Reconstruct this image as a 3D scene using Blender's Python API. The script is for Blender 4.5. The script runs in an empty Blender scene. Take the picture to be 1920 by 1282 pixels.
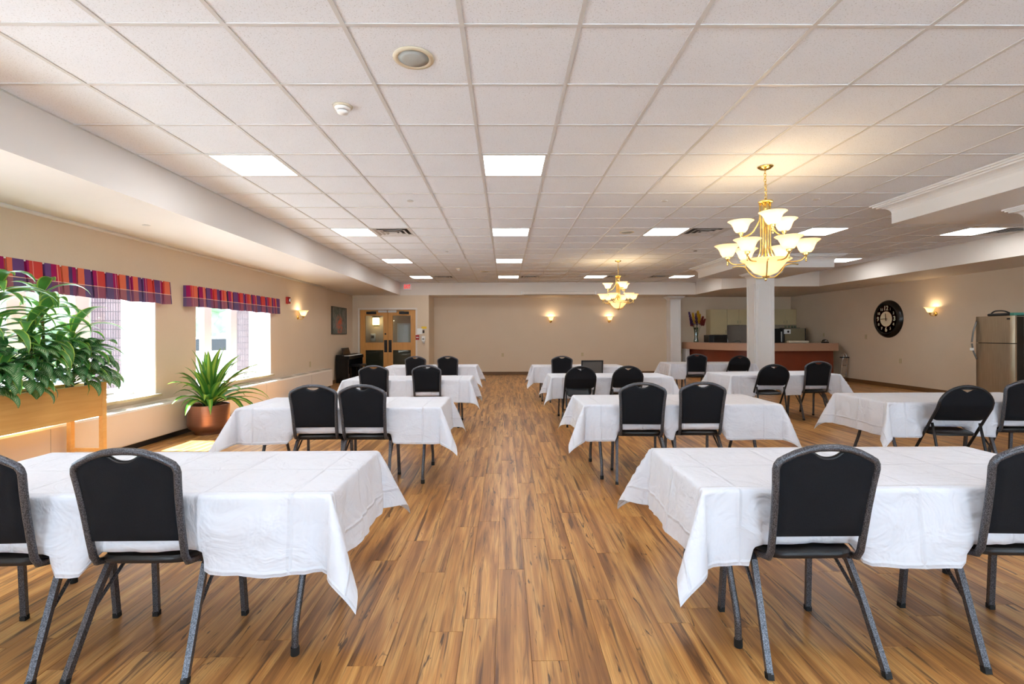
import bpy, bmesh, math, random
from mathutils import Vector, Matrix, noise

sc = bpy.context.scene
C = sc.collection
PI = math.pi
CAMZ = 1.36

# ---------------------------------------------------------------- camera, world, sun, exposure
cam = bpy.data.cameras.new('camera')
cam.sensor_width = 36.0
cam.sensor_fit = 'HORIZONTAL'
cam.lens = 36.0 * 922.14 / 1920.0
cam.shift_x = (960.0 - 957.36) / 1920.0
cam.shift_y = (625.76 - 641.0) / 1920.0
cam.clip_start = 0.05
cam_o = bpy.data.objects.new('camera', cam)
C.objects.link(cam_o)
cam_o.matrix_world = (Matrix.Translation((0, 0, CAMZ)) @ Matrix.Rotation(-0.010, 4, 'Z')
                      @ Matrix.Rotation(PI / 2, 4, 'X') @ Matrix.Rotation(-0.0034, 4, 'Z'))
sc.camera = cam_o

world = bpy.data.worlds.new('sky')
sc.world = world
world.use_nodes = True
_bg = world.node_tree.nodes['Background']
_bg.inputs[0].default_value = (0.66, 0.82, 1.0, 1)
_bg.inputs[1].default_value = 5.0

_sun = bpy.data.lights.new('sun', 'SUN')
_sun.energy = 26.0
_sun.angle = 0.009
_sun.color = (1.0, 0.98, 0.95)
sun_o = bpy.data.objects.new('sun', _sun)
C.objects.link(sun_o)
sun_o.rotation_euler = Vector((1.0, -0.04, -1.30)).to_track_quat('-Z', 'Y').to_euler()

sc.view_settings.view_transform = 'Standard'
sc.view_settings.look = 'None'
sc.view_settings.gamma = 1.0
sc.view_settings.use_curve_mapping = False
sc.view_settings.exposure = 1.08
sc.cycles.max_bounces = 7
sc.cycles.diffuse_bounces = 4
sc.cycles.glossy_bounces = 3
sc.cycles.transmission_bounces = 4
sc.cycles.transparent_max_bounces = 8
sc.cycles.caustics_reflective = False
sc.cycles.caustics_refractive = False
sc.cycles.use_adaptive_sampling = True
sc.cycles.adaptive_threshold = 0.035
sc.cycles.sample_clamp_indirect = 6.0

PANEL_LIGHT = 8.0        # ceiling light panels
CHAND_W = 0.9            # each chandelier lamp, watts
SCONCE_W = 1.8

# ---------------------------------------------------------------- helpers
def lin(c):
    c /= 255.0
    return c / 12.92 if c <= 0.04045 else ((c + 0.055) / 1.055) ** 2.4
def S(r, g, b):
    return (lin(r), lin(g), lin(b), 1.0)

class NT:
    def __init__(self, name):
        self.m = bpy.data.materials.new(name)
        self.m.use_nodes = True
        self.t = self.m.node_tree
        self.b = self.t.nodes['Principled BSDF']
        self.out = self.t.nodes['Material Output']
    def n(self, kind, **kw):
        nd = self.t.nodes.new(kind)
        for k, v in kw.items():
            setattr(nd, k, v)
        return nd
    def l(self, a, b):
        self.t.links.new(a, b)
    def math(self, op, a, b=None, clamp=False):
        nd = self.n('ShaderNodeMath', operation=op, use_clamp=clamp)
        for i, v in enumerate((a, b)):
            if v is None: continue
            if isinstance(v, (int, float)): nd.inputs[i].default_value = v
            else: self.l(v, nd.inputs[i])
        return nd.outputs[0]
    def mix(self, fac, a, b, blend='MIX'):
        nd = self.n('ShaderNodeMix', data_type='RGBA', blend_type=blend)
        if isinstance(fac, (int, float)): nd.inputs[0].default_value = fac
        else: self.l(fac, nd.inputs[0])
        for i, v in ((6, a), (7, b)):
            if isinstance(v, tuple): nd.inputs[i].default_value = v
            else: self.l(v, nd.inputs[i])
        return nd.outputs[2]
    def ramp(self, fac, stops, interp='LINEAR'):
        nd = self.n('ShaderNodeValToRGB')
        cr = nd.color_ramp
        cr.interpolation = interp
        while len(cr.elements) < len(stops): cr.elements.new(0.5)
        for e, (p, c) in zip(cr.elements, stops):
            e.position = p
            e.color = c if isinstance(c, tuple) else (c, c, c, 1)
        self.l(fac, nd.inputs[0])
        return nd.outputs[0]
    def mapped(self, scale=(1, 1, 1), kind='obj', add=None):
        if kind == 'pos': src = self.n('ShaderNodeNewGeometry').outputs['Position']
        else:
            tc = self.n('ShaderNodeTexCoord')
            src = tc.outputs['UV' if kind == 'uv' else 'Object']
        if add is not None:
            v = self.n('ShaderNodeVectorMath', operation='ADD')
            self.l(src, v.inputs[0]); self.l(add, v.inputs[1]); src = v.outputs[0]
        v = self.n('ShaderNodeVectorMath', operation='MULTIPLY')
        self.l(src, v.inputs[0]); v.inputs[1].default_value = scale
        return v.outputs[0]
    def noise(self, vec, scale, detail=2.0, rough=0.5, dist=0.0):
        nd = self.n('ShaderNodeTexNoise')
        nd.inputs['Scale'].default_value = scale
        nd.inputs['Detail'].default_value = detail
        nd.inputs['Roughness'].default_value = rough
        nd.inputs['Distortion'].default_value = dist
        if vec is not None: self.l(vec, nd.inputs['Vector'])
        return nd.outputs['Fac']
    def bump(self, h, strength=0.2, dist=0.01):
        nd = self.n('ShaderNodeBump')
        nd.inputs['Strength'].default_value = strength
        nd.inputs['Distance'].default_value = dist
        self.l(h, nd.inputs['Height'])
        self.l(nd.outputs[0], self.b.inputs['Normal'])
        return nd
    def set(self, color=None, rough=None, metal=None, spec=None, emit=None, estr=None):
        if color is not None:
            if isinstance(color, tuple): self.b.inputs['Base Color'].default_value = color
            else: self.l(color, self.b.inputs['Base Color'])
        if rough is not None: self.b.inputs['Roughness'].default_value = rough
        if metal is not None: self.b.inputs['Metallic'].default_value = metal
        if spec is not None: self.b.inputs['Specular IOR Level'].default_value = spec
        if emit is not None: self.b.inputs['Emission Color'].default_value = emit
        if estr is not None: self.b.inputs['Emission Strength'].default_value = estr
        return self

M = {}
def simple(key, color, rough=0.5, metal=0.0, spec=0.5, vary=0.06, scale=6.0, bump=0.0, bscale=80.0):
    t = NT(key)
    v = t.mapped((1, 1, 1))
    f = t.noise(v, scale, 3)
    lo = tuple(max(0, c * (1 - vary)) for c in color[:3]) + (1,)
    hi = tuple(min(1, c * (1 + vary)) for c in color[:3]) + (1,)
    t.set(t.mix(f, lo, hi), rough, metal, spec)
    if bump > 0: t.bump(t.noise(v, bscale, 2), bump, 0.004)
    M[key] = t.m
    return t.m

simple('white_paint', S(226, 220, 214), 0.55, vary=0.015)
simple('trim_white', S(232, 229, 225), 0.4, vary=0.01)
simple('window_white', S(240, 238, 234), 0.35, vary=0.01)
simple('soffit_paint', S(224, 214, 203), 0.6, vary=0.015)
simple('grid_metal', S(208, 206, 203), 0.45, vary=0.01)
simple('heater', S(226, 214, 199), 0.4, vary=0.015)
simple('dark', S(22, 21, 20), 0.5, vary=0.1)
simple('black_gloss', S(14, 14, 15), 0.25, vary=0.1)
simple('subfloor', S(52, 34, 22), 0.7)
simple('rubber', S(18, 18, 18), 0.7)
simple('beige_plastic', S(214, 202, 176), 0.45)
simple('almond', S(196, 178, 138), 0.5)
simple('cabinet', S(206, 188, 144), 0.4, vary=0.03)
simple('cherry', S(128, 54, 26), 0.4, vary=0.16, scale=3.0)
simple('red_plastic', S(170, 24, 22), 0.35)
simple('yellow_label', S(228, 190, 40), 0.5)
simple('paper', S(240, 240, 236), 0.7, vary=0.01)
simple('steel_dark', S(120, 118, 114), 0.4, metal=0.8)
simple('chrome', S(200, 200, 200), 0.15, metal=1.0)
simple('brass', S(222, 194, 122), 0.2, metal=1.0, vary=0.08)
simple('baseboard', S(112, 80, 48), 0.4, vary=0.1)
simple('soil', S(40, 28, 20), 0.95, vary=0.4, scale=40)
simple('teal', S(70, 150, 135), 0.5)
simple('concrete', S(208, 212, 220), 0.9, vary=0.08)
simple('car_paint', S(205, 210, 215), 0.25, metal=0.3)
simple('tree_green', S(120, 142, 104), 0.9, vary=0.5, scale=3.0)
simple('bark', S(80, 62, 48), 0.9)
simple('cane', S(120, 104, 66), 0.8, vary=0.3, scale=30)
simple('vinyl', S(20, 20, 23), 0.36, vary=0.1, bump=0.12, bscale=300)
simple('plastic_top', S(205, 203, 198), 0.5)
simple('mesh_grey', S(92, 88, 84), 0.7, vary=0.15, scale=200)
simple('wainscot', S(70, 74, 56), 0.6)
simple('granite_edge', S(182, 140, 112), 0.35, vary=0.28, scale=90)

def m_wall():
    t = NT('wallpaper')
    v = t.mapped((1, 1, 1), 'pos')
    f = t.noise(v, 2.0, 2)
    g = t.noise(t.mapped((140, 140, 30), 'pos'), 1.0, 2)
    base = t.mix(f, S(216, 196, 170), S(222, 203, 178))
    base = t.mix(t.math('MULTIPLY', g, 0.16), base, S(190, 166, 138))
    t.set(base, 0.6, spec=0.3)
    t.bump(g, 0.25, 0.002)
    M['wall'] = t.m
m_wall()

def m_tile():
    t = NT('ceiling_tile')
    v = t.mapped((1, 1, 1), 'pos')
    sp = t.noise(v, 120.0, 3, 0.65)
    big = t.noise(v, 3.0, 2)
    base = t.mix(big, S(230, 233, 238), S(236, 239, 243))
    spk = t.ramp(sp, [(0.0, 1.0), (0.34, 0.9), (0.42, 0.0), (1.0, 0.0)])
    t.set(t.mix(t.math('MULTIPLY', spk, 0.55), base, S(165, 162, 158)), 0.9, spec=0.1)
    t.bump(sp, 0.15, 0.003)
    M['tile'] = t.m
m_tile()

def m_floor():
    t = NT('vinyl_plank')
    at = t.n('ShaderNodeAttribute', attribute_name='pid')
    pid = at.outputs['Fac']
    off = t.n('ShaderNodeCombineXYZ')
    t.l(t.math('MULTIPLY', pid, 37.0), off.inputs[0]); t.l(t.math('MULTIPLY', pid, 91.0), off.inputs[1])
    v1 = t.mapped((13.0, 0.8, 1), 'pos', off.outputs[0])
    big = t.noise(v1, 1.0, 3, 0.55, 0.6)
    v2 = t.mapped((26.0, 1.1, 1), 'pos', off.outputs[0])
    mid = t.noise(v2, 1.0, 4, 0.6, 0.9)
    v3 = t.mapped((150.0, 3.5, 1), 'pos', off.outputs[0])
    fine = t.noise(v3, 1.0, 2, 0.6)
    base = t.ramp(big, [(0.26, S(120, 80, 50)), (0.40, S(158, 108, 64)), (0.50, S(190, 136, 80)), (0.60, S(216, 166, 104)), (0.74, S(196, 134, 76))])
    base = t.mix(t.ramp(mid, [(0.34, 0.9), (0.45, 0.0)]), base, S(88, 60, 44))
    base = t.mix(t.ramp(mid, [(0.54, 0.0), (0.68, 0.6)]), base, S(206, 146, 84))
    knot = t.noise(t.mapped((22.0, 2.6, 1), 'pos', off.outputs[0]), 1.0, 3, 0.6, 2.0)
    base = t.mix(t.ramp(knot, [(0.30, 0.9), (0.36, 0.0)]), base, S(62, 44, 36))
    base = t.mix(t.math('MULTIPLY', t.ramp(fine, [(0.35, 1.0), (0.6, 0.0)]), 0.35), base, S(112, 78, 52))
    hsv = t.n('ShaderNodeHueSaturation')
    t.l(base, hsv.inputs['Color'])
    t.l(t.math('ADD', t.math('MULTIPLY', pid, 0.16), 0.90), hsv.inputs['Value'])
    hsv.inputs['Saturation'].default_value = 1.02
    t.set(hsv.outputs[0], 0.36, spec=0.45)
    t.bump(fine, 0.08, 0.002)
    M['floor'] = t.m
m_floor()

def m_cloth():
    t = NT('white_cloth')
    v = t.mapped((1, 1, 1), 'obj')
    w1 = t.noise(v, 5.0, 3, 0.55, 1.5)
    w2 = t.noise(t.mapped((3, 18, 12), 'obj'), 1.0, 2)
    # ironed-in fold lines, a rectangular lattice
    sep = t.n('ShaderNodeSeparateXYZ'); t.l(t.n('ShaderNodeTexCoord').outputs['UV'], sep.inputs[0])
    def line(o, period):
        x = t.math('PINGPONG', t.math('ADD', o, t.math('MULTIPLY', w1, 0.012)), period)
        return t.math('SUBTRACT', 1.0, t.math('MULTIPLY', x, 90.0), clamp=True)
    ln = t.math('MAXIMUM', line(sep.outputs[0], 0.19), line(sep.outputs[1], 0.17))
    h = t.math('ADD', t.math('ADD', t.math('MULTIPLY', w1, 1.0), t.math('MULTIPLY', w2, 0.25)), t.math('MULTIPLY', ln, 0.22))
    t.set(S(222, 223, 230), 0.75, spec=0.2)
    t.b.inputs['Sheen Weight'].default_value = 0.1
    t.bump(h, 0.8, 0.025)
    M['cloth'] = t.m
m_cloth()

def m_hammer():
    t = NT('hammertone')
    v = t.mapped((1, 1, 1))
    f = t.noise(v, 260.0, 2)
    t.set(t.mix(t.ramp(f, [(0.4, 0.0), (0.65, 1.0)]), S(58, 58, 62), S(112, 112, 118)), 0.38, metal=0.55)
    t.bump(f, 0.15, 0.002)
    M['hammer'] = t.m
    t = NT('chair_black_metal')
    t.set(t.mix(t.noise(t.mapped(), 40, 2), S(30, 30, 32), S(44, 44, 47)), 0.4, metal=0.3)
    M['chair_metal'] = t.m
    t = NT('chair_fabric')
    v = t.mapped((1, 1, 1))
    f = t.noise(v, 420.0, 2)
    t.set(t.mix(f, S(8, 8, 10), S(34, 35, 40)), 0.85, spec=0.2)
    t.bump(f, 0.2, 0.002)
    M['fabric'] = t.m
m_hammer()

def m_oak():
    for key, a, b, ax in (('oak', S(188, 124, 56), S(224, 168, 92), (40, 40, 2.5)), ('planter_wood', S(222, 162, 84), S(246, 200, 122), (30, 2.0, 30))):
        t = NT(key)
        f = t.noise(t.mapped(ax), 1.0, 3, 0.55, 0.5)
        t.set(t.mix(f, a, b), 0.4)
        M[key] = t.m
m_oak()

def m_copper():
    t = NT('copper')
    f = t.noise(t.mapped((3, 3, 160)), 1.0, 2)
    t.set(t.mix(f, S(146, 108, 90), S(172, 130, 112)), 0.36, metal=0.9)
    t.bump(f, 0.1, 0.002)
    M['copper'] = t.m
    t = NT('stainless')
    f = t.noise(t.mapped((1, 90, 3)), 1.0, 3)
    t.set(t.mix(f, S(150, 136, 116), S(190, 176, 154)), 0.32, metal=0.85)
    t.bump(t.noise(t.mapped((2, 3, 3)), 1.0, 2), 0.25, 0.05)
    M['stainless'] = t.m
m_copper()

def m_glass():
    t = NT('window_glass')
    tr = t.n('ShaderNodeBsdfTransparent'); tr.inputs[0].default_value = (0.93, 0.96, 0.96, 1)
    gl = t.n('ShaderNodeBsdfGlossy'); gl.inputs['Roughness'].default_value = 0.03
    lw = t.n('ShaderNodeLayerWeight'); lw.inputs[0].default_value = 0.5
    fr = t.math('ADD', t.math('MULTIPLY', t.math('POWER', lw.outputs['Facing'], 4.0), 0.35), 0.025)
    mx = t.n('ShaderNodeMixShader')
    t.l(fr, mx.inputs[0]); t.l(tr.outputs[0], mx.inputs[1]); t.l(gl.outputs[0], mx.inputs[2])
    t.l(mx.outputs[0], t.out.inputs[0])
    M['glass'] = t.m
    t = NT('vase_glass')
    tr = t.n('ShaderNodeBsdfTransparent'); tr.inputs[0].default_value = (0.55, 0.75, 0.66, 1)
    gl = t.n('ShaderNodeBsdfGlossy'); gl.inputs['Roughness'].default_value = 0.05
    mx = t.n('ShaderNodeMixShader'); mx.inputs[0].default_value = 0.2
    t.l(tr.outputs[0], mx.inputs[1]); t.l(gl.outputs[0], mx.inputs[2]); t.l(mx.outputs[0], t.out.inputs[0])
    M['vase'] = t.m
m_glass()

def m_emit():
    for key, col, st in (('panel', (0.94, 0.97, 1.0, 1), PANEL_LIGHT), ('shade', S(255, 214, 140), 0.0),
                         ('bulb', S(255, 222, 160), 9.0), ('exit_red', S(240, 14, 6), 0.75), ('lantern', S(255, 226, 160), 2.2)):
        t = NT('emit_' + key)
        if key == 'shade':
            # frosted alabaster glass lit by the bulb inside it: passes light on diffusely
            tl = t.n('ShaderNodeBsdfTranslucent'); tl.inputs[0].default_value = (1.0, 0.92, 0.76, 1)
            df = t.n('ShaderNodeBsdfDiffuse'); df.inputs[0].default_value = (0.94, 0.86, 0.70, 1)
            em = t.n('ShaderNodeEmission'); em.inputs[0].default_value = S(255, 206, 128); em.inputs[1].default_value = 0.16
            mx = t.n('ShaderNodeMixShader'); mx.inputs[0].default_value = 0.45
            t.l(tl.outputs[0], mx.inputs[1]); t.l(df.outputs[0], mx.inputs[2])
            ad = t.n('ShaderNodeAddShader')
            t.l(mx.outputs[0], ad.inputs[0]); t.l(em.outputs[0], ad.inputs[1])
            t.l(ad.outputs[0], t.out.inputs[0])
        else:
            em = t.n('ShaderNodeEmission')
            em.inputs[0].default_value = col; em.inputs[1].default_value = st
            t.l(em.outputs[0], t.out.inputs[0])
        M[key] = t.m
m_emit()

def m_plaid():
    t = NT('plaid')
    uv = t.mapped((1, 1, 1), 'uv')
    sep = t.n('ShaderNodeSeparateXYZ'); t.l(uv, sep.inputs[0])
    fr = t.math('FRACT', t.math('DIVIDE', sep.outputs[0], 0.92))
    pur, mag, red, ora, nav = S(104, 68, 122), S(156, 26, 88), S(206, 70, 62), S(222, 112, 80), S(78, 58, 108)
    stops = [(0.0, pur), (0.15, mag), (0.21, red), (0.38, pur), (0.50, mag), (0.56, red), (0.64, ora), (0.75, nav), (0.80, mag), (0.91, ora)]
    top = t.ramp(fr, stops, 'CONSTANT')
    low = t.mix(0.58, top, S(76, 84, 128))
    low = t.mix(0.12, low, S(150, 120, 90))
    isup = t.math('GREATER_THAN', sep.outputs[1], 0.43)
    col = t.mix(isup, low, top)
    d = t.math('ABSOLUTE', t.math('SUBTRACT', sep.outputs[1], 0.43))
    col = t.mix(t.math('LESS_THAN', d, 0.012), col, S(240, 196, 176))
    th = t.math('PINGPONG', t.math('ADD', sep.outputs[0], 0.03), 0.148)
    col = t.mix(t.math('MULTIPLY', t.math('LESS_THAN', th, 0.003), 0.7), col, S(238, 190, 180))
    wv = t.noise(t.mapped((900, 160, 1), 'uv'), 1.0, 1)
    col = t.mix(t.math('MULTIPLY', wv, 0.18), col, S(60, 30, 60))
    t.set(col, 0.85, spec=0.15)
    M['plaid'] = t.m
m_plaid()

def m_leaves():
    def leaf(key, colf):
        t = NT(key)
        uv = t.n('ShaderNodeTexCoord').outputs['UV']
        sep = t.n('ShaderNodeSeparateXYZ'); t.l(uv, sep.inputs[0])
        x = t.math('ABSOLUTE', t.math('SUBTRACT', t.math('MULTIPLY', sep.outputs[0], 2.0), 1.0))
        col = colf(t, x, sep.outputs[1], uv)
        t.set(col, 0.32, spec=0.5)
        tl = t.n('ShaderNodeBsdfTranslucent'); t.l(col, tl.inputs[0])
        mx = t.n('ShaderNodeMixShader'); mx.inputs[0].default_value = 0.34
        t.l(t.b.outputs[0], mx.inputs[1]); t.l(tl.outputs[0], mx.inputs[2]); t.l(mx.outputs[0], t.out.inputs[0])
        M[key] = t.m
    def drac(t, x, y, uv):
        g = t.noise(t.mapped((60, 2, 1), 'uv'), 1.0, 2)
        c = t.mix(g, S(54, 116, 50), S(104, 168, 80))
        return t.mix(t.ramp(x, [(0.74, 0.0), (0.86, 1.0)]), c, S(176, 200, 84))
    def agla(t, x, y, uv):
        w = t.n('ShaderNodeTexWave'); w.bands_direction = 'DIAGONAL'
        w.inputs['Scale'].default_value = 3.2; w.inputs['Distortion'].default_value = 3.5; w.inputs['Detail'].default_value = 2
        t.l(t.mapped((0.8, 3.0, 1), 'uv'), w.inputs['Vector'])
        p = t.math('MULTIPLY', t.ramp(w.outputs['Fac'], [(0.45, 0.0), (0.75, 1.0)]), t.ramp(x, [(0.1, 1.0), (0.85, 0.0)]))
        return t.mix(t.math('MULTIPLY', p, 0.9), S(56, 122, 60), S(188, 208, 168))
    def corn(t, x, y, uv):
        g = t.noise(t.mapped((40, 2, 1), 'uv'), 1.0, 2)
        c = t.mix(g, S(48, 104, 42), S(88, 150, 58))
        return t.mix(t.ramp(x, [(0.2, 0.9), (0.52, 0.0)]), c, S(160, 190, 78))
    leaf('leaf_dracaena', drac); leaf('leaf_aglaonema', agla); leaf('leaf_corn', corn)
m_leaves()

def m_paint():
    t = NT('canvas_painting')
    v = t.mapped((1, 1, 1), 'obj')
    a = t.noise(v, 3.0, 4, 0.6, 1.2)
    col = t.ramp(a, [(0.25, S(40, 48, 46)), (0.42, S(78, 90, 84)), (0.56, S(126, 128, 118)), (0.72, S(96, 66, 50))])
    d = t.n('ShaderNodeVectorMath', operation='DISTANCE')
    t.l(v, d.inputs[0]); d.inputs[1].default_value = (0.0, 0.10, -0.12)
    b = t.noise(v, 9.0, 3)
    f = t.math('MULTIPLY', t.ramp(d.outputs['Value'], [(0.16, 1.0), (0.36, 0.0)]), t.ramp(b, [(0.42, 0.0), (0.50, 1.0)]))
    t.set(t.mix(f, col, S(206, 92, 54)), 0.5)
    M['painting'] = t.m
    t = NT('ribbed_brick')
    br = t.n('ShaderNodeTexBrick')
    br.inputs['Color1'].default_value = S(98, 84, 86); br.inputs['Color2'].default_value = S(84, 71, 74)
    br.inputs['Mortar'].default_value = S(58, 50, 54)
    br.offset = 0.0
    br.inputs['Scale'].default_value = 1.0
    br.inputs['Brick Width'].default_value = 0.035; br.inputs['Row Height'].default_value = 0.12; br.inputs['Mortar Size'].default_value = 0.006
    sx = t.n('ShaderNodeSeparateXYZ'); t.l(t.n('ShaderNodeNewGeometry').outputs['Position'], sx.inputs[0])
    cx = t.n('ShaderNodeCombineXYZ')
    t.l(t.math('ADD', sx.outputs[0], sx.outputs[1]), cx.inputs[0]); t.l(sx.outputs[2], cx.inputs[1])
    t.l(cx.outputs[0], br.inputs['Vector'])
    t.set(br.outputs['Color'], 0.9, spec=0.1)
    t.bump(br.outputs['Fac'], 0.6, 0.01).invert = True
    M['brick'] = t.m
m_paint()

class MB:
    def __init__(self):
        self.v, self.f, self.uv = [], [], []
    def add(self, vs, fs, uv=None):
        o = len(self.v)
        self.v += [tuple(p) for p in vs]
        self.f += [tuple(i + o for i in f) for f in fs]
        self.uv += list(uv) if uv else [(0, 0)] * len(vs)
        return self
    def box(self, x0, y0, z0, x1, y1, z1, bev=0.0):
        if bev <= 0:
            vs = [(x, y, z) for z in (z0, z1) for y in (y0, y1) for x in (x0, x1)]
            return self.add(vs, [(0, 2, 3, 1), (4, 5, 7, 6), (0, 1, 5, 4), (2, 6, 7, 3), (0, 4, 6, 2), (1, 3, 7, 5)])
        bm = bmesh.new()
        bmesh.ops.create_cube(bm, size=1.0)
        for v in bm.verts:
            v.co = ((x0 + x1) / 2 + v.co.x * (x1 - x0), (y0 + y1) / 2 + v.co.y * (y1 - y0), (z0 + z1) / 2 + v.co.z * (z1 - z0))
        bmesh.ops.bevel(bm, geom=bm.edges[:], offset=bev, segments=2, affect='EDGES', profile=0.5)
        bm.verts.index_update()
        self.add([v.co[:] for v in bm.verts], [[v.index for v in f.verts] for f in bm.faces])
        bm.free()
        return self
    def tube(self, pts, r, n=8, caps=True, flat=1.0):
        pts = [Vector(p) for p in pts]
        rs = r if isinstance(r, (list, tuple)) else [r] * len(pts)
        vs, fs = [], []
        t0 = (pts[1] - pts[0]).normalized()
        up = Vector((0, 0, 1)) if abs(t0.z) < 0.9 else Vector((0, 1, 0))
        nrm = (up - t0 * up.dot(t0)).normalized()
        for i, p in enumerate(pts):
            a = pts[max(0, i - 1)]; b = pts[min(len(pts) - 1, i + 1)]
            t = (b - a).normalized()
            nrm = (nrm - t * nrm.dot(t)).normalized()
            bn = t.cross(nrm)
            for k in range(n):
                an = 2 * PI * (k + 0.5) / n
                vs.append(p + nrm * math.cos(an) * rs[i] * flat + bn * math.sin(an) * rs[i])
        for i in range(len(pts) - 1):
            for k in range(n):
                k2 = (k + 1) % n
                fs.append((i * n + k, i * n + k2, (i + 1) * n + k2, (i + 1) * n + k))
        if caps:
            fs.append(tuple(range(n))[::-1]); fs.append(tuple((len(pts) - 1) * n + k for k in range(n)))
        return self.add(vs, fs)
    def lathe(self, prof, n=20, c=(0, 0, 0), axis='z'):
        vs, fs = [], []
        for r, z in prof:
            for k in range(n):
                a = 2 * PI * k / n
                p = (r * math.cos(a), r * math.sin(a), z)
                if axis == 'x': p = (p[2], p[0], p[1])
                elif axis == 'y': p = (p[0], p[2], p[1])
                vs.append((c[0] + p[0], c[1] + p[1], c[2] + p[2]))
        for i in range(len(prof) - 1):
            for k in range(n):
                k2 = (k + 1) % n
                fs.append((i * n + k, i * n + k2, (i + 1) * n + k2, (i + 1) * n + k))
        if prof[0][0] > 1e-4: fs.append(tuple(range(n))[::-1])
        if prof[-1][0] > 1e-4: fs.append(tuple((len(prof) - 1) * n + k for k in range(n)))
        return self.add(vs, fs)
    def prism(self, poly, z0, z1):
        n = len(poly)
        vs = [(x, y, z0) for x, y in poly] + [(x, y, z1) for x, y in poly]
        fs = [tuple(range(n))[::-1], tuple(range(n, 2 * n))] + [(i, (i + 1) % n, n + (i + 1) % n, n + i) for i in range(n)]
        return self.add(vs, fs)
    def holes(self, us, zs, holes, w0, w1, fn):
        """a wall over (u, z) cells with rectangular holes; fn(u, w, z) places it, w0..w1 its thickness"""
        us, zs = sorted(set(us)), sorted(set(zs))
        nu, nz = len(us), len(zs)
        solid = {}
        for i in range(nu - 1):
            for j in range(nz - 1):
                um, zm = (us[i] + us[i + 1]) / 2, (zs[j] + zs[j + 1]) / 2
                solid[i, j] = not any(a < um < b and c < zm < d for a, b, c, d in holes)
        idx, vs, fs = {}, [], []
        def V(i, j, w):
            if (i, j, w) not in idx:
                idx[i, j, w] = len(vs); vs.append(fn(us[i], w0 if w == 0 else w1, zs[j]))
            return idx[i, j, w]
        for (i, j), s in solid.items():
            if not s: continue
            fs.append((V(i, j, 0), V(i + 1, j, 0), V(i + 1, j + 1, 0), V(i, j + 1, 0)))
            fs.append((V(i, j, 1), V(i, j + 1, 1), V(i + 1, j + 1, 1), V(i + 1, j, 1)))
            for di, dj, a, b in ((-1, 0, (i, j + 1), (i, j)), (1, 0, (i + 1, j), (i + 1, j + 1)), (0, -1, (i, j), (i + 1, j)), (0, 1, (i + 1, j + 1), (i, j + 1))):
                if not solid.get((i + di, j + dj), False):
                    fs.append((V(*a, 0), V(*a, 1), V(*b, 1), V(*b, 0)))
        return self.add(vs, fs)
    def mesh(self, name, mat, smooth=False, fixn=True):
        me = bpy.data.meshes.new(name)
        me.from_pydata(self.v, [], self.f)
        if fixn:
            bm = bmesh.new(); bm.from_mesh(me)
            bmesh.ops.recalc_face_normals(bm, faces=bm.faces)
            bm.to_mesh(me); bm.free()
        if any(u != (0, 0) for u in self.uv):
            ul = me.uv_layers.new(name='UVMap')
            for lp in me.loops: ul.data[lp.index].uv = self.uv[lp.vertex_index]
        me.materials.append(M[mat] if isinstance(mat, str) else mat)
        if smooth:
            me.polygons.foreach_set('use_smooth', [True] * len(me.polygons))
            if smooth == 'auto':
                me.set_sharp_from_angle(angle=math.radians(40))
        return me
    def build(self, name, mat, parent=None, smooth=False, loc=None, fixn=True):
        o = bpy.data.objects.new(name, self.mesh(name, mat, smooth, fixn))
        C.objects.link(o)
        if parent is not None: o.parent = parent
        if loc is not None: o.location = loc
        return o

def tag(o, label=None, cat=None, group=None, kind=None):
    if label: o['label'] = label
    if cat: o['category'] = cat
    if group: o['group'] = group
    if kind: o['kind'] = kind
    return o
def struct(o, label=None):
    o['kind'] = 'structure'
    if label: o['label'] = label
    return o
def thing(name, label, cat, loc=(0, 0, 0), rz=0.0, group=None):
    o = bpy.data.objects.new(name, None)
    o.empty_display_size = 0.1
    C.objects.link(o)
    o.location = loc; o.rotation_euler = (0, 0, rz)
    return tag(o, label, cat, group)
def dup(root, loc, rz=0.0, label=None):
    r = root.copy(); C.objects.link(r); r.location = loc; r.rotation_euler = (0, 0, rz)
    if label: r['label'] = label
    for ch in list(root.children):
        c = ch.copy(); C.objects.link(c); c.parent = r
        for g in list(ch.children):
            d = g.copy(); C.objects.link(d); d.parent = c
    return r
def point_light(parent, loc, watts, color=(1.0, 0.79, 0.52), size=0.03):
    l = bpy.data.lights.new('lamp_light', 'POINT')
    l.energy = watts; l.color = color; l.shadow_soft_size = size
    o = bpy.data.objects.new('lamp_light', l); C.objects.link(o)
    o.parent = parent; o.location = loc
    return o
def smooth_path(pts, k=6):
    P = [Vector(p) for p in pts]
    P = [P[0] * 2 - P[1]] + P + [P[-1] * 2 - P[-2]]
    out = []
    for i in range(1, len(P) - 2):
        a, b, c, d = P[i - 1:i + 3]
        for s in range(k):
            t = s / k
            out.append(0.5 * ((2 * b) + (c - a) * t + (2 * a - 5 * b + 4 * c - d) * t * t + (3 * b - a - 3 * c + d) * t ** 3))
    out.append(P[-2])
    return out
def text_mesh(s, size, depth=0.002, font_mat='paper', bold=0.0):
    cu = bpy.data.curves.new('text', 'FONT')
    cu.body = s; cu.size = size; cu.extrude = depth; cu.align_x = 'CENTER'; cu.align_y = 'CENTER'; cu.offset = bold
    cu.resolution_u = 2
    o = bpy.data.objects.new('text', cu)
    C.objects.link(o)
    bpy.context.view_layer.update()
    me = bpy.data.meshes.new_from_object(o.evaluated_get(bpy.context.evaluated_depsgraph_get()))
    bpy.data.objects.remove(o); bpy.data.curves.remove(cu)
    me.materials.clear(); me.materials.append(M[font_mat])
    return me

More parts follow.
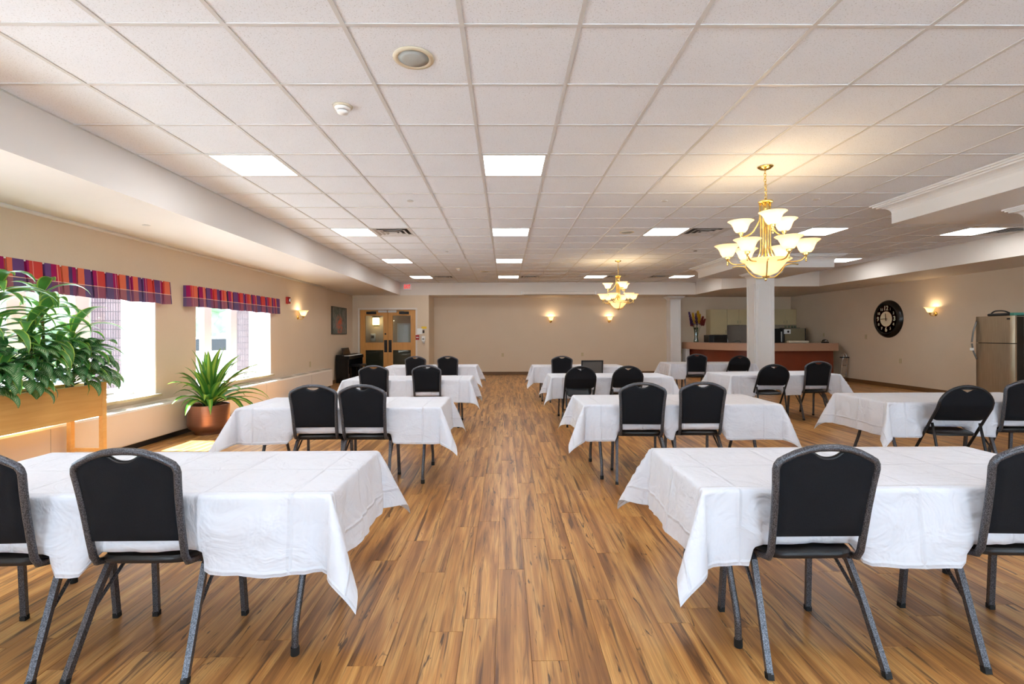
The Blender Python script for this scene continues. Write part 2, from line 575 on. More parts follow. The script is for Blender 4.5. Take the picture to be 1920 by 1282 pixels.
# ---------------------------------------------------------------- the room
XL, XLB, XR = -4.61, -4.76, 9.57          # window wall, its set-back end, clock wall
YD, YB, Y0 = 15.33, 16.4, -3.2            # door wall, back wall of the recess, wall behind the camera
ZC, ZS, ZH = 2.953, 2.57, 2.695           # ceiling, soffit, column headers
XSL, XSR = -3.272, 8.15                   # inner faces of the soffits
T = 0.6096
def colx(c): return (c - 0.3644) * T
def rowy(r): return (r + 4.1697) * T

fl = MB().box(XL - 0.4, Y0 - 0.1, -0.12, XR + 0.1, YB + 0.1, -0.006).build('floor', 'subfloor')
struct(fl, 'wood plank floor')

# planks
def plank(mb_list, x0, x1, y0, y1, pid):
    g = 0.0005
    x0 += g; x1 -= g; y0 += g; y1 -= g
    c = 0.0010
    vs = [(x0, y0, -0.006), (x1, y0, -0.006), (x1, y1, -0.006), (x0, y1, -0.006),
          (x0, y0, -c), (x1, y0, -c), (x1, y1, -c), (x0, y1, -c),
          (x0 + c, y0 + c, 0), (x1 - c, y0 + c, 0), (x1 - c, y1 - c, 0), (x0 + c, y1 - c, 0)]
    fs = [(8, 9, 10, 11)] + [(4 + i, 4 + (i + 1) % 4, 8 + (i + 1) % 4, 8 + i) for i in range(4)] + [(i, (i + 1) % 4, 4 + (i + 1) % 4, 4 + i) for i in range(4)]
    mb_list.append((vs, fs, pid, (x0 + x1) / 2, (y0 + y1) / 2))
def build_planks():
    rng = random.Random(5)
    L, W = 1.22, 0.152
    items = []
    x = XL - 0.15
    while x < XR:
        y = Y0 - rng.random() * L
        while y < YB:
            a, b = max(y, Y0), min(y + L, YB)
            if b - a > 0.02: plank(items, x, min(x + W, XR), a, b, rng.random())
            y += L
        x += W
    def seen(it):
        cx, cy = it[3], it[4]
        if cy < 1.3: return 1e9
        if abs(cx) > 1.15 * cy + 0.2: return 1e9
        return cy + 0.25 * abs(cx)
    items.sort(key=seen)
    def mk(sel, name):
        vs, fs, pid = [], [], []
        for v, f, p, _, _ in sel:
            o = len(vs); vs += v; fs += [tuple(i + o for i in q) for q in f]; pid += [p] * len(f)
        me = bpy.data.meshes.new(name); me.from_pydata(vs, [], fs)
        at = me.attributes.new('pid', 'FLOAT', 'FACE'); at.data.foreach_set('value', pid)
        me.materials.append(M['floor'])
        o = bpy.data.objects.new(name, me); C.objects.link(o); o.parent = fl
        return o
    for it in items[:300]: mk([it], 'plank')
    mk(items[300:], 'distant_planks')['kind'] = 'stuff'
build_planks()

# window wall, openings 0.56 to 2.02 high
WIN = [(1.02, 3.36), (4.19, 6.53), (7.36, 9.70)]  # first opening is out of view, added beside the camera for extra daylight
ZW0, ZW1 = 0.56, 2.02
us = [Y0 - 0.1, 12.7] + [y for w in WIN for y in w]
struct(MB().holes(us, [0, ZW0, ZW1, 3.0], [(a, b, ZW0, ZW1) for a, b in WIN], XL - 0.40, XL,
                  lambda u, w, z: (w, u, z)).build('wall_left', 'wall'), 'beige wall with windows')
struct(MB().box(XLB - 0.2, 12.7, 0, XLB, YD + 0.2, 3.0).build('wall_left_end', 'wall'), 'set-back end of the window wall')
# door wall with the doorway, then the recess
DX0, DX1, DZ = -4.535, -2.80, 2.125
struct(MB().holes([XLB, DX0, DX1, -2.39], [0, DZ, ZS], [(DX0, DX1, -1, DZ)], YD, YD + 0.16,
                  lambda u, w, z: (u, w, z)).build('wall_back_door', 'wall'), 'beige wall around the double doors')
struct(MB().box(-2.55, YD + 0.16, 0, -2.39, YB, ZS).build('wall_recess_side', 'wall'), 'narrow side of the recess')
struct(MB().box(-2.55, YB, 0, XR + 0.15, YB + 0.15, 3.0).build('wall_back', 'wall'), 'beige back wall with two sconces')
struct(MB().box(XR, Y0, 0, XR + 0.15, YB, 3.0).build('wall_right', 'wall'), 'beige wall with the clock')
# wall behind the camera with three unseen wide windows, added to bring in daylight
RW = [(-3.7, -1.4), (0.9, 3.2), (5.5, 7.8)]
us = [XL, XR] + [x for w in RW for x in w]
struct(MB().holes(us, [0, 0.25, 2.85, 3.0], [(a, b, 0.25, 2.85) for a, b in RW], Y0 - 0.3, Y0,
                  lambda u, w, z: (u, w, z)).build('wall_front', 'wall'), 'wall with wide windows')

# soffits
struct(MB().box(XLB, Y0, ZS, XSL, YD, 3.02).build('trim_1', 'white_paint'), 'white soffit above the windows')
SOF = [(XSL, YD), (5.95, YD), (5.95, 13.5), (6.6, 12.7), (XSR, 12.7), (XSR, Y0), (XR, Y0), (XR, YB), (XSL, YB)]
struct(MB().prism(SOF, ZS, 3.02).build('trim_2', 'soffit_paint'), 'pale soffit around the far side of the room')
# cove strip where the window wall meets the soffit
struct(MB().tube([(XL + 0.02, Y0, ZS - 0.015), (XL + 0.02, 12.7, ZS - 0.015)], 0.022, 8).build('trim_3', 'trim_white', smooth=True), 'white cove strip above the windows')

# ceiling: slab, grid and tiles
ceil = struct(MB().box(XSL - 0.05, Y0, ZC + 0.03, XSR + 0.05, YD + 0.05, ZC + 0.10).build('ceiling', 'white_paint'), 'suspended tile ceiling')
LIGHTS = [(3, -4), (3, 0), (8, -4), (8, 0), (8, 4), (8, 8), (8, 12), (13, -4), (13, 0), (13, 8), (13, 12), (18, -4), (18, 0), (18, 4), (18, 8), (-2, -4), (-2, 0), (-2, 4), (-2, 8), (3, 8)]  # overhead row is out of view, added to brighten the near table tops
VENTS = [(8, -3), (8, 5), (8, 13), (18, -3), (18, 1), (18, 5), (18, 7)]
LIGHTS = [p for p in LIGHTS if p not in ((3, 8), (13, 8))]
def build_ceiling():
    full = MB().box(-T / 2 + 0.004, -T / 2 + 0.004, 0.0, T / 2 - 0.004, T / 2 - 0.004, 0.016).mesh('ceiling_tile', 'tile')
    rest = MB()
    taken = set(LIGHTS) | set(VENTS)
    n = 0
    for r in range(-9, 21):
        for c in range(-5, 14):
            if (r, c) in taken: continue
            x0, x1, y0, y1 = colx(c), colx(c + 1), rowy(r), rowy(r + 1)
            cut = x1 > XSR or y1 > YD
            x1 = min(x1, XSR); y1 = min(y1, YD); y0 = max(y0, Y0)
            if y1 - y0 < 0.05 or x1 - x0 < 0.05: continue
            if -1 <= r <= 14 and n < 298:
                n += 1
                if cut:
                    o = MB().box(x0 + 0.004, y0 + 0.004, ZC + 0.004, x1 - 0.002, y1 - 0.004, ZC + 0.02).build('ceiling_tile', 'tile', ceil)
                else:
                    o = bpy.data.objects.new('ceiling_tile', full); C.objects.link(o); o.parent = ceil
                    o.location = ((x0 + x1) / 2, (y0 + y1) / 2, ZC + 0.004)
            else:
                rest.box(x0 + 0.004, y0 + 0.004, ZC + 0.004, x1 - 0.002, y1 - 0.004, ZC + 0.02)
    rest.build('distant_ceiling_tiles', 'tile', ceil)['kind'] = 'stuff'
    for c in range(-5, 14):
        MB().box(colx(c) - 0.012, Y0, ZC - 0.0015, colx(c) + 0.012, YD, ZC + 0.004).build('grid_runner', 'grid_metal', ceil)
    for r in range(-9, 21):
        MB().box(XSL, rowy(r) - 0.012, ZC - 0.001, XSR, rowy(r) + 0.012, ZC + 0.0038).build('grid_cross_tee', 'grid_metal', ceil)
build_ceiling()

# columns: shaft with panel mouldings, capital, square header with crown
def crown(mb, hw, z0, z1, out):
    """stepped crown round a square of half width hw, cove first and two fillets at the top"""
    prof = [(0.0, z0)]
    h = z1 - z0
    for k in range(6):
        a = k / 5 * PI / 2
        prof.append((out * 0.62 * (1 - math.cos(a)), z0 + h * 0.62 * math.sin(a)))
    prof += [(out * 0.68, z0 + h * 0.62), (out * 0.68, z0 + h * 0.74), (out * 0.86, z0 + h * 0.74), (out * 0.86, z0 + h * 0.87), (out, z0 + h * 0.87), (out, z1)]
    vs, fs = [], []
    for o, z in prof:
        w = hw + o
        vs += [(-w, -w, z), (w, -w, z), (w, w, z), (-w, w, z)]
    for i in range(len(prof) - 1):
        for k in range(4):
            fs.append((i * 4 + k, i * 4 + (k + 1) % 4, i * 4 + 4 + (k + 1) % 4, i * 4 + 4 + k))
    fs.append((3, 2, 1, 0)); n = len(prof) - 1
    fs.append((n * 4, n * 4 + 1, n * 4 + 2, n * 4 + 3))
    mb.add(vs, fs)
    return mb
def column(cx, cy, label):
    t = bpy.data.objects.new('column', None); C.objects.link(t); t.location = (cx, cy, 0)
    tag(t, label, None, None, 'structure')
    w = 0.205
    MB().box(-w, -w, 0, w, w, ZH - 0.12).build('shaft', 'trim_white', t)
    MB().box(-w - 0.02, -w - 0.02, 0, w + 0.02, w + 0.02, 0.14, 0.008).build('plinth', 'trim_white', t)
    for k in range(4):                       # raised panel moulding on each face
        f = MB()
        a, b, c = w - 0.045, 0.24, ZH - 0.26
        for x0, z0, x1, z1 in ((-a, b, -a + 0.03, c), (a - 0.03, b, a, c), (-a + 0.03, b, a - 0.03, b + 0.03), (-a + 0.03, c - 0.03, a - 0.03, c)):
            f.box(x0, -w - 0.012, z0, x1, -w, z1, 0.004)
        o = f.build('panel_moulding', 'trim_white', t); o.rotation_euler = (0, 0, k * PI / 2); o['kind'] = 'stuff'
    crown(MB(), w, ZH - 0.12, ZH, 0.12).build('capital', 'trim_white', t)
    h = 1.0
    MB().box(-h, -h, ZH, h, h, ZC - 0.001).build('header', 'trim_white', t)
    crown(MB(), h, ZC - 0.135, ZC - 0.001, 0.16).build('crown_moulding', 'trim_white', t)
column(5.70, 10.95, 'white square column with panel mouldings in front of the bar')
column(5.75, 5.0, 'white column with a stepped crown in front of the refrigerator')

# pilaster at the recess
t = bpy.data.objects.new('pilaster', None); C.objects.link(t); t.location = (5.55, YB - 0.2, 0)
tag(t, 'white pilaster between the sconces and the bar', None, None, 'structure')
MB().box(-0.17, -0.2, 0, 0.17, 0.2, ZS - 0.14).build('shaft', 'trim_white', t)
for x in (-0.13, 0.10): MB().box(x, -0.212, 0.2, x + 0.03, -0.2, ZS - 0.28, 0.003).build('fluting_strip', 'trim_white', t)
crown(MB(), 0.175, ZS - 0.14, ZS - 0.002, 0.11).build('capital', 'trim_white', t)

# baseboards
struct(MB().box(-2.39, YB - 0.012, 0, 5.38, YB, 0.10, 0.003).build('baseboard_back', 'baseboard'))
struct(MB().box(XR - 0.012, Y0, 0, XR, YB, 0.10, 0.003).build('baseboard_right', 'baseboard'))
struct(MB().box(XLB, 12.72, 0, XLB + 0.012, YD, 0.10, 0.003).build('baseboard_left', 'baseboard'))
struct(MB().box(-2.78, YD - 0.012, 0, -2.39, YD, 0.10, 0.003).build('baseboard_door', 'baseboard'))

# ---------------------------------------------------------------- windows
def window(i, y0, y1, label):
    t = bpy.data.objects.new('window_%d' % i, None); C.objects.link(t); t.location = (XL, 0, 0)
    tag(t, label, None, None, 'structure')
    g = -0.33
    # white linings of the reveal and the frame
    MB().box(-0.385, y0, ZW0, -0.004, y0 + 0.012, ZW1).build('reveal', 'window_white', t)
    MB().box(-0.385, y1 - 0.012, ZW0, -0.004, y1, ZW1).build('reveal', 'window_white', t)
    MB().box(-0.385, y0, ZW1 - 0.012, -0.004, y1, ZW1).build('reveal', 'window_white', t)
    MB().box(-0.36, y0 - 0.03, ZW0 - 0.005, 0.055, y1 + 0.03, ZW0 + 0.03, 0.006).build('window_sill', 'window_white', t)
    MB().box(0.0545, y0 - 0.03, ZW0 - 0.004, 0.060, y1 + 0.03, ZW0 + 0.028).build('sill_nosing', 'almond', t)
    w = (y1 - y0 - 0.024) / 3
    for k in range(3):
        a = y0 + 0.012 + k * w; b = a + w
        f = MB().holes([a, a + 0.10, b - 0.10, b], [ZW0 + 0.03, ZW0 + 0.13, ZW1 - 0.10, ZW1 - 0.012],
                       [(a + 0.10, b - 0.10, ZW0 + 0.13, ZW1 - 0.10)], g - 0.04, g + 0.04, lambda u, q, z: (q, u, z)).build('sash', 'window_white', t)
        MB().box(g - 0.004, a + 0.095, ZW0 + 0.125, g + 0.004, b - 0.095, ZW1 - 0.095).build('pane', 'glass', f)
        MB().box(g + 0.04, (a + b) / 2 - 0.05, ZW0 + 0.06, g + 0.055, (a + b) / 2 + 0.05, ZW0 + 0.078, 0.003).build('latch', 'steel_dark', f)
for i, (a, b) in enumerate(WIN):
    window(i + 1, a, b, ['triple casement window beside the camera', 'triple casement window behind the tall planter', 'triple casement window behind the copper pot plant'][i])
for i, (a, b) in enumerate(RW):  # out-of-view windows, put in to light the near tables
    t = bpy.data.objects.new('window_%d' % (4 + i), None); C.objects.link(t); t.location = (0, Y0 - 0.2, 0)
    tag(t, 'wide window in the wall opposite the doors', None, None, 'structure')
    f = MB().holes([a, a + 0.06, (a + b) / 2 - 0.04, (a + b) / 2 + 0.04, b - 0.06, b], [0.25, 0.31, 2.79, 2.85],
                   [(a + 0.06, (a + b) / 2 - 0.04, 0.31, 2.79), ((a + b) / 2 + 0.04, b - 0.06, 0.31, 2.79)], -0.03, 0.03, lambda u, q, z: (u, q, z)).build('sash', 'window_white', t)
    for p, q in ((a + 0.05, (a + b) / 2 - 0.03), ((a + b) / 2 + 0.03, b - 0.05)):
        MB().box(p, -0.003, 0.30, q, 0.003, 2.80).build('pane', 'glass', f)

# ---------------------------------------------------------------- double doors and the corridor behind
def door(i, x0, x1, meet, label):
    """oak leaf with two glass panels; meet = +1 when the meeting stile is at x1"""
    t = bpy.data.objects.new('door_%d' % i, None); C.objects.link(t); t.location = (0, YD + 0.05, 0)
    tag(t, label, None, None, 'structure')
    a, b = (x0 + 0.145, x1 - 0.125) if meet > 0 else (x0 + 0.135, x1 - 0.135)
    z = [0.005, 0.34, 0.88, 1.095, 1.955, DZ - 0.012]
    MB().holes([x0, a, b, x1], z, [(a, b, z[1], z[2]), (a, b, z[3], z[4])], -0.022, 0.022, lambda u, q, w: (u, q, w)).build('leaf', 'oak', t)
    for c, d in ((z[1], z[2]), (z[3], z[4])):
        MB().box(a - 0.005, -0.004, c - 0.005, b + 0.005, 0.004, d + 0.005).build('pane', 'glass', t)
        fr = MB().holes([a, a + 0.012, b - 0.012, b], [c, c + 0.012, d - 0.012, d], [(a + 0.012, b - 0.012, c + 0.012, d - 0.012)], -0.028, 0.02, lambda u, q, w: (u, q, w))
        fr.build('glazing_bead', 'oak', t)
    e = x1 - 0.065 if meet > 0 else x0 + 0.065
    MB().box(e - 0.048, -0.028, 0.80, e + 0.048, -0.022, 1.18, 0.002).build('push_plate', 'dark', t)
    MB().tube([(e, -0.03, 0.86), (e, -0.065, 0.88), (e, -0.065, 1.10), (e, -0.03, 1.12)], 0.010, 8).build('pull_handle', 'dark', t, smooth=True)
    if meet > 0: MB().lathe([(0.0, -0.034), (0.026, -0.034), (0.028, -0.022)], 16, (e - 0.01, 0, 1.37), 'y').build('lock_cylinder', 'dark', t, smooth=True)
    h = x0 + 0.20 if meet > 0 else x1 - 0.50
    MB().box(h, -0.075, 1.985, h + 0.30, -0.022, 2.065, 0.006).build('door_closer', 'dark', t)
    g = x1 - 0.28 if meet > 0 else x0 + 0.01
    MB().box(g, -0.085, 2.035, g + 0.27, -0.022, 2.10, 0.005).build('closer_bracket', 'grid_metal', t)
    MB().tube([(h + 0.15, -0.05, 2.07), (g + 0.13, -0.07, 2.09)], 0.008, 6).build('closer_arm', 'steel_dark', t)
door(1, DX0 + 0.01, -3.672, 1, 'oak door leaf with glass panels beside the piano')
door(2, -3.664, DX1 - 0.01, -1, 'oak door leaf with glass panels beside the red alarm pull')
c = MB()
for x0, x1, z0, z1 in ((DX0 - 0.05, DX0, 0, DZ), (DX1, DX1 + 0.05, 0, DZ)): c.box(x0, YD - 0.02, z0, x1, YD, z1, 0.004)
c = MB().holes([DX0 - 0.05, DX0, DX1, DX1 + 0.05], [0, DZ, DZ + 0.05], [(DX0, DX1, -1, DZ)], YD - 0.02, YD + 0.002, lambda u, w, z: (u, w, z))
struct(c.build('trim_4', 'soffit_paint'), 'pale casing around the double doors')

struct(MB().box(-6.2, 17.6, 0, -1.0, 17.7, 2.7).build('wall_corridor', 'wall'), 'corridor wall behind the glass doors')
struct(MB().box(-6.2, 17.57, 0, -1.0, 17.6, 0.98).build('trim_5', 'wainscot'), 'dark green corridor wainscot')
struct(MB().box(-6.2, YD + 0.16, -0.12, -1.0, 17.7, -0.004).build('floor_corridor', 'wainscot'), 'corridor floor')
struct(MB().box(-6.2, YD + 0.17, 2.6, -2.56, 17.7, 2.7).build('ceiling_corridor', 'white_paint'), 'corridor ceiling')
struct(MB().box(-6.3, YD + 0.2, 0, -6.2, 17.7, 2.7).build('wall_corridor_end', 'wall'), 'end of the corridor')
struct(MB().box(-2.56, YB + 0.15, 0, -2.40, 17.7, 2.7).build('wall_corridor_near', 'wall'), 'near end of the corridor')
struct(MB().box(-6.3, YD + 0.04, 0, XLB - 0.2, YD + 0.2, 2.7).build('wall_corridor_front', 'wall'), 'corridor side of the window wall')
t = thing('wall_lantern', 'square lit lantern seen through the glass door', 'lamp', (-4.6, 17.6, 1.82))
MB().box(-0.10, -0.02, -0.16, 0.10, 0.0, 0.16, 0.004).build('back_plate', 'brass', t)
MB().box(-0.11, -0.16, -0.13, 0.11, -0.03, 0.13, 0.02).build('lamp_shade', 'lantern', t)
MB().box(-0.12, -0.17, 0.13, 0.12, -0.02, 0.145, 0.003).build('cap', 'brass', t)
point_light(t, (0, -0.35, 0.0), 1.2, (1.0, 0.82, 0.55), 0.08)
t = thing('soap_dispenser', 'white soap dispenser on the corridor wall', 'dispenser', (-4.72, 17.6, 1.12))
MB().box(-0.09, -0.10, 0, 0.09, 0, 0.27, 0.03).build('housing', 'paper', t, smooth='auto')
MB().box(-0.05, -0.108, 0.10, 0.05, -0.098, 0.2, 0.008).build('window', 'steel_dark', t)
t = bpy.data.objects.new('window_7', None); C.objects.link(t); t.location = (-3.62, 17.57, 0.98)
tag(t, 'white glazed hatch across the corridor', None, None, 'structure')
MB().holes([-0.24, -0.19, -0.01, 0.01, 0.19, 0.24], [0, 0.05, 0.72, 0.77], [(-0.19, -0.01, 0.05, 0.72), (0.01, 0.19, 0.05, 0.72)], -0.03, 0.03, lambda u, w, z: (u, w, z)).build('sash', 'window_white', t)
MB().box(-0.2, 0.0, 0.04, 0.2, 0.01, 0.73).build('curtain', 'paper', t)

# things on the wall beside the doors
def wall_plate(name, label, cat, x, y, z, w, h, mat, normal, detail='outlet'):
    """cover plate; normal 'y' = faces -Y, 'x' faces -X, 'X' faces +X"""
    rz = {'y': 0, 'x': -PI / 2, 'X': PI / 2}[normal]
    t = thing(name, label, cat, (x, y, z), rz)
    MB().box(-w / 2, -0.006, -h / 2, w / 2, 0, h / 2, 0.002).build('cover_plate', mat, t)
    if detail == 'outlet':
        for s in (-1, 1): MB().box(-0.016, -0.009, s * 0.026 - 0.014, 0.016, -0.005, s * 0.026 + 0.014, 0.002).build('socket', 'almond', t)
    else: MB().box(-0.006, -0.016, -0.014, 0.006, -0.005, 0.014, 0.001).build('toggle', 'almond', t)
    return t
tag(MB().box(-0.1, -0.004, -0.09, 0.1, 0, 0.09).build('paper_notice', 'paper', loc=(-2.69, YD - 0.002, 1.45)), 'white paper notice taped above the red alarm pull', 'notice')
t = thing('alarm_pull', 'red fire alarm pull station beside the double doors', 'alarm', (-2.74, YD, 1.26))
MB().box(-0.055, -0.045, -0.075, 0.055, 0, 0.075, 0.006).build('housing', 'red_plastic', t)
MB().box(-0.04, -0.056, -0.012, 0.04, -0.044, 0.012, 0.003).build('pull_bar', 'paper', t)
t = thing('card_reader', 'small dark card reader under a yellow label', 'reader', (-2.555, YD, 1.44))
MB().box(-0.03, -0.03, -0.045, 0.03, 0, 0.045, 0.006).build('housing', 'dark', t)
MB().box(-0.01, -0.033, 0.01, 0.01, -0.029, 0.02, 0.001).build('indicator', 'red_plastic', t)
tag(MB().box(-0.08, -0.003, -0.035, 0.08, 0, 0.035).build('warning_label', 'yellow_label', loc=(-2.54, YD - 0.001, 1.565)), 'yellow label above the dark card reader', 'label')
t = thing('sanitizer_dispenser', 'white hand sanitizer dispenser on the corner of the recess', 'dispenser', (-2.55, YD, 1.08))
MB().box(-0.055, -0.09, 0.06, 0.055, 0, 0.22, 0.02).build('housing', 'paper', t, smooth='auto')
MB().lathe([(0.0, 0.0), (0.03, 0.0), (0.035, 0.02), (0.035, 0.06)], 14, (0, -0.05, 0)).build('nozzle', 'grid_metal', t, smooth=True)
MB().box(-0.03, -0.095, 0.11, 0.03, -0.089, 0.15, 0.002).build('level_window', 'steel_dark', t)

# exit sign on the soffit
t = thing('exit_sign', 'lit red EXIT sign high on the soffit above the doors', 'sign', (-3.05, YD, 2.83))
MB().box(-0.125, -0.05, -0.1, 0.125, 0, 0.1, 0.008).build('housing', 'window_white', t)
me = text_mesh('EXIT', 0.125, 0.001, 'exit_red', 0.0015)
o = bpy.data.objects.new('lettering', me); C.objects.link(o); o.parent = t; o.location = (0, -0.053, 0); o.rotation_euler = (PI / 2, 0, 0); o.scale = (0.78, 1.35, 1)
o['kind'] = 'stuff'; o['label'] = 'glowing red letters EXIT'

# projection screen case under the soffit edge
t = thing('projection_screen', 'long white projection screen case along the soffit', 'screen case', (1.65, YD, ZS))
MB().box(-1.13, -0.10, 0.005, 1.13, 0, 0.10, 0.012).build('case', 'soffit_paint', t)
for s in (-1, 1): MB().box(s * 1.15 - 0.02, -0.105, 0.0, s * 1.15 + 0.02, 0, 0.105, 0.005).build('end_cap', 'trim_white', t)
MB().box(-1.08, -0.062, -0.004, 1.08, -0.05, 0.008).build('weight_bar', 'dark', t)

# outlets and switches
wall_plate('wall_outlet', 'beige outlet on the back wall beneath the bare stretch', 'outlet', -0.1, YB, 0.66, 0.08, 0.12, 'almond', 'y')
wall_plate('wall_outlet', 'beige outlet on the back wall beneath the two sconces', 'outlet', 2.56, YB, 0.67, 0.08, 0.12, 'almond', 'y')
wall_plate('wall_switch', 'light switch between the pilaster and the flower vase', 'switch', 5.83, YB, 1.33, 0.08, 0.12, 'almond', 'y', 'switch')
wall_plate('wall_outlet', 'outlet low beside the curved end of the bar', 'outlet', 5.86, YB, 0.74, 0.08, 0.12, 'almond', 'y')
wall_plate('wall_switch', 'light switch on the wall between bar and clock', 'switch', XR, 12.97, 1.25, 0.08, 0.12, 'almond', 'x', 'switch')
wall_plate('wall_outlet', 'outlet low on the wall beneath the red clock', 'outlet', XR, 11.83, 0.67, 0.08, 0.12, 'almond', 'x')
wall_plate('wall_switch', 'small switch above the right end of the bar counter', 'switch', XR, 14.7, 1.30, 0.07, 0.11, 'almond', 'x', 'switch')
wall_plate('wall_outlet', 'outlet just above the heater near the painting', 'outlet', XL, 11.64, 0.66, 0.08, 0.13, 'almond', 'X')
t = thing('fire_strobe', 'red fire alarm strobe high between window and sconce', 'alarm', (XL, 10.42, 2.08), PI / 2)
MB().box(-0.06, -0.05, -0.075, 0.06, 0, 0.075, 0.006).build('housing', 'red_plastic', t)
MB().box(-0.03, -0.075, -0.03, 0.03, -0.05, 0.04, 0.01).build('lens', 'chrome', t)

# ---------------------------------------------------------------- sconces
BELL = [(0.028, 0.0), (0.045, 0.006), (0.062, 0.03), (0.072, 0.06), (0.088, 0.09), (0.118, 0.112), (0.121, 0.114), (0.117, 0.116), (0.085, 0.095), (0.068, 0.062), (0.058, 0.032), (0.042, 0.010), (0.02, 0.006)]
def sconce(loc, rz, label):
    t = thing('wall_sconce', label, 'sconce', loc, rz, 'lit wall sconces')
    MB().lathe([(0.0, -0.02), (0.035, -0.018), (0.05, 0.0)], 16, (0, 0, -0.03), 'y').build('wall_plate', 'brass', t, smooth=True)
    MB().tube(smooth_path([(0, -0.01, -0.03), (0, -0.05, -0.07), (0, -0.11, -0.06), (0, -0.12, -0.01)], 5), 0.008, 8).build('arm', 'brass', t, smooth=True)
    MB().lathe([(0.0, -0.05), (0.012, -0.04), (0.016, -0.02), (0.03, -0.006), (0.032, 0.004)], 14, (0, -0.125, 0)).build('finial', 'brass', t, smooth=True)
    MB().lathe([(r * 0.98, z * 1.05) for r, z in BELL], 24, (0, -0.125, 0.004)).build('glass_shade', 'shade', t, smooth=True, fixn=False)
    MB().lathe([(0.0, 0.0), (0.018, 0.008), (0.026, 0.03), (0.02, 0.055), (0.0, 0.066)], 12, (0, -0.125, 0.012)).build('bulb', 'bulb', t, smooth=True)
    point_light(t, (0, -0.125, 0.115), SCONCE_W)
sconce((1.5, YB, 1.80), 0, 'lit glass sconce on the back wall beside the distant chandelier, toward the aisle')
sconce((3.46, YB, 1.80), 0, 'lit glass sconce on the back wall just below the distant chandelier')
sconce((XL, 10.95, 1.77), PI / 2, 'lit glass sconce on the window wall beside the red strobe')
sconce((XR, 10.85, 1.80), -PI / 2, 'lit glass sconce between the red clock and the steel refrigerator')

# ---------------------------------------------------------------- ceiling fixtures
ROWW = {3: 'in the row nearest the camera', 8: 'in the second row back', 13: 'in the third row back', 18: 'in the farthest row', -2: 'overhead'}
COLW = {-4: 'beside the window soffit', 0: 'above the middle aisle', 4: 'in line with the chandeliers', 8: 'in line with the column', 12: 'beside the clock-wall soffit'}
for r, c in LIGHTS:
    t = thing('ceiling_light', 'bright square light panel %s, %s' % (COLW[c], ROWW[r]), 'ceiling light', (colx(c + 0.5), rowy(r + 0.5), ZC), 0, 'square ceiling light panels')
    h = T / 2 - 0.012
    MB().holes([-h, -h + 0.016, h - 0.016, h], [-h, -h + 0.016, h - 0.016, h], [(-h + 0.016, h - 0.016, -h + 0.016, h - 0.016)], -0.001, 0.012, lambda u, w, z: (u, z, w)).build('frame', 'grid_metal', t)
    MB().box(-h + 0.012, -h + 0.012, 0.004, h - 0.012, h - 0.012, 0.009).build('diffuser', 'panel', t)
def vent(r, c, label):
    t = thing('ceiling_vent', label, 'vent', (colx(c + 0.5), rowy(r + 0.5), ZC), 0, 'ceiling air diffusers')
    MB().box(-0.29, -0.29, 0.02, 0.29, 0.29, 0.024).build('duct_opening', 'dark', t)
    h = T / 2 - 0.012
    for k, (a, z) in enumerate(((h, 0.0), (0.21, -0.006), (0.135, -0.012))):
        vs, fs = [], []
        for q, zz in ((a, z), (a - 0.02, z), (a - 0.055, z + 0.02), (a - 0.052, z + 0.022)):
            vs += [(-q, -q, zz), (q, -q, zz), (q, q, zz), (-q, q, zz)]
        for i in range(3):
            for j in range(4): fs.append((i * 4 + j, i * 4 + (j + 1) % 4, i * 4 + 4 + (j + 1) % 4, i * 4 + 4 + j))
        MB().add(vs, fs).build('louver_ring', 'grid_metal', t)
    MB().box(-0.065, -0.065, -0.014, 0.065, 0.065, -0.008, 0.002).build('centre_plate', 'grid_metal', t)
for (r, c), lb in zip(VENTS, ('square air vent beside the window-side light panel, midway down the room', 'square air vent beyond the light panel near the big chandelier', 'square air vent beside the light panel by the clock wall',
                              'square air vent near the exit sign', 'flat air vent at the far end of the middle aisle', 'air vent above the small distant chandelier', 'air vent at the far end by the column header')):
    vent(r, c, lb)
def speaker(r, c, label):
    t = thing('ceiling_speaker', label, 'speaker', (colx(c + 0.5), rowy(r + 0.5), ZC + 0.003))
    MB().lathe([(0.088, -0.006), (0.095, -0.010), (0.116, -0.007), (0.118, 0.0)], 32).build('rim', 'beige_plastic', t, smooth=True)
    MB().lathe([(0.0, -0.012), (0.05, -0.010), (0.09, -0.006)], 32).build('grille', 'speaker_grille', t, smooth=True)
simple('speaker_grille', S(176, 178, 172), 0.7, vary=0.12, scale=300, bump=0.3, bscale=500)
speaker(0, -1, 'large round ceiling speaker close overhead')
speaker(8, 3, 'round ceiling speaker beside the light panel left of the vent')
speaker(16, -1, 'round ceiling speaker far down the aisle')
def detector(r, c, label):
    t = thing('smoke_detector', label, 'smoke detector', (colx(c + 0.5), rowy(r + 0.5), ZC + 0.003))
    MB().lathe([(0.0, -0.012), (0.06, -0.012), (0.068, 0.0)], 28).build('base', 'beige_plastic', t, smooth=True)
    MB().lathe([(0.055, -0.012), (0.052, -0.022), (0.04, -0.030)], 28).build('body', 'window_white', t, smooth=True)
    MB().lathe([(0.037, -0.028), (0.037, -0.036)], 28).build('vent_slot', 'dark', t, smooth=True)
    MB().lathe([(0.041, -0.035), (0.036, -0.048), (0.018, -0.056), (0.0, -0.058)], 28).build('cap', 'window_white', t, smooth=True)
detector(1, -2, 'white smoke detector close overhead beyond the large speaker')
detector(15, -2, 'white smoke detector far down toward the doors')
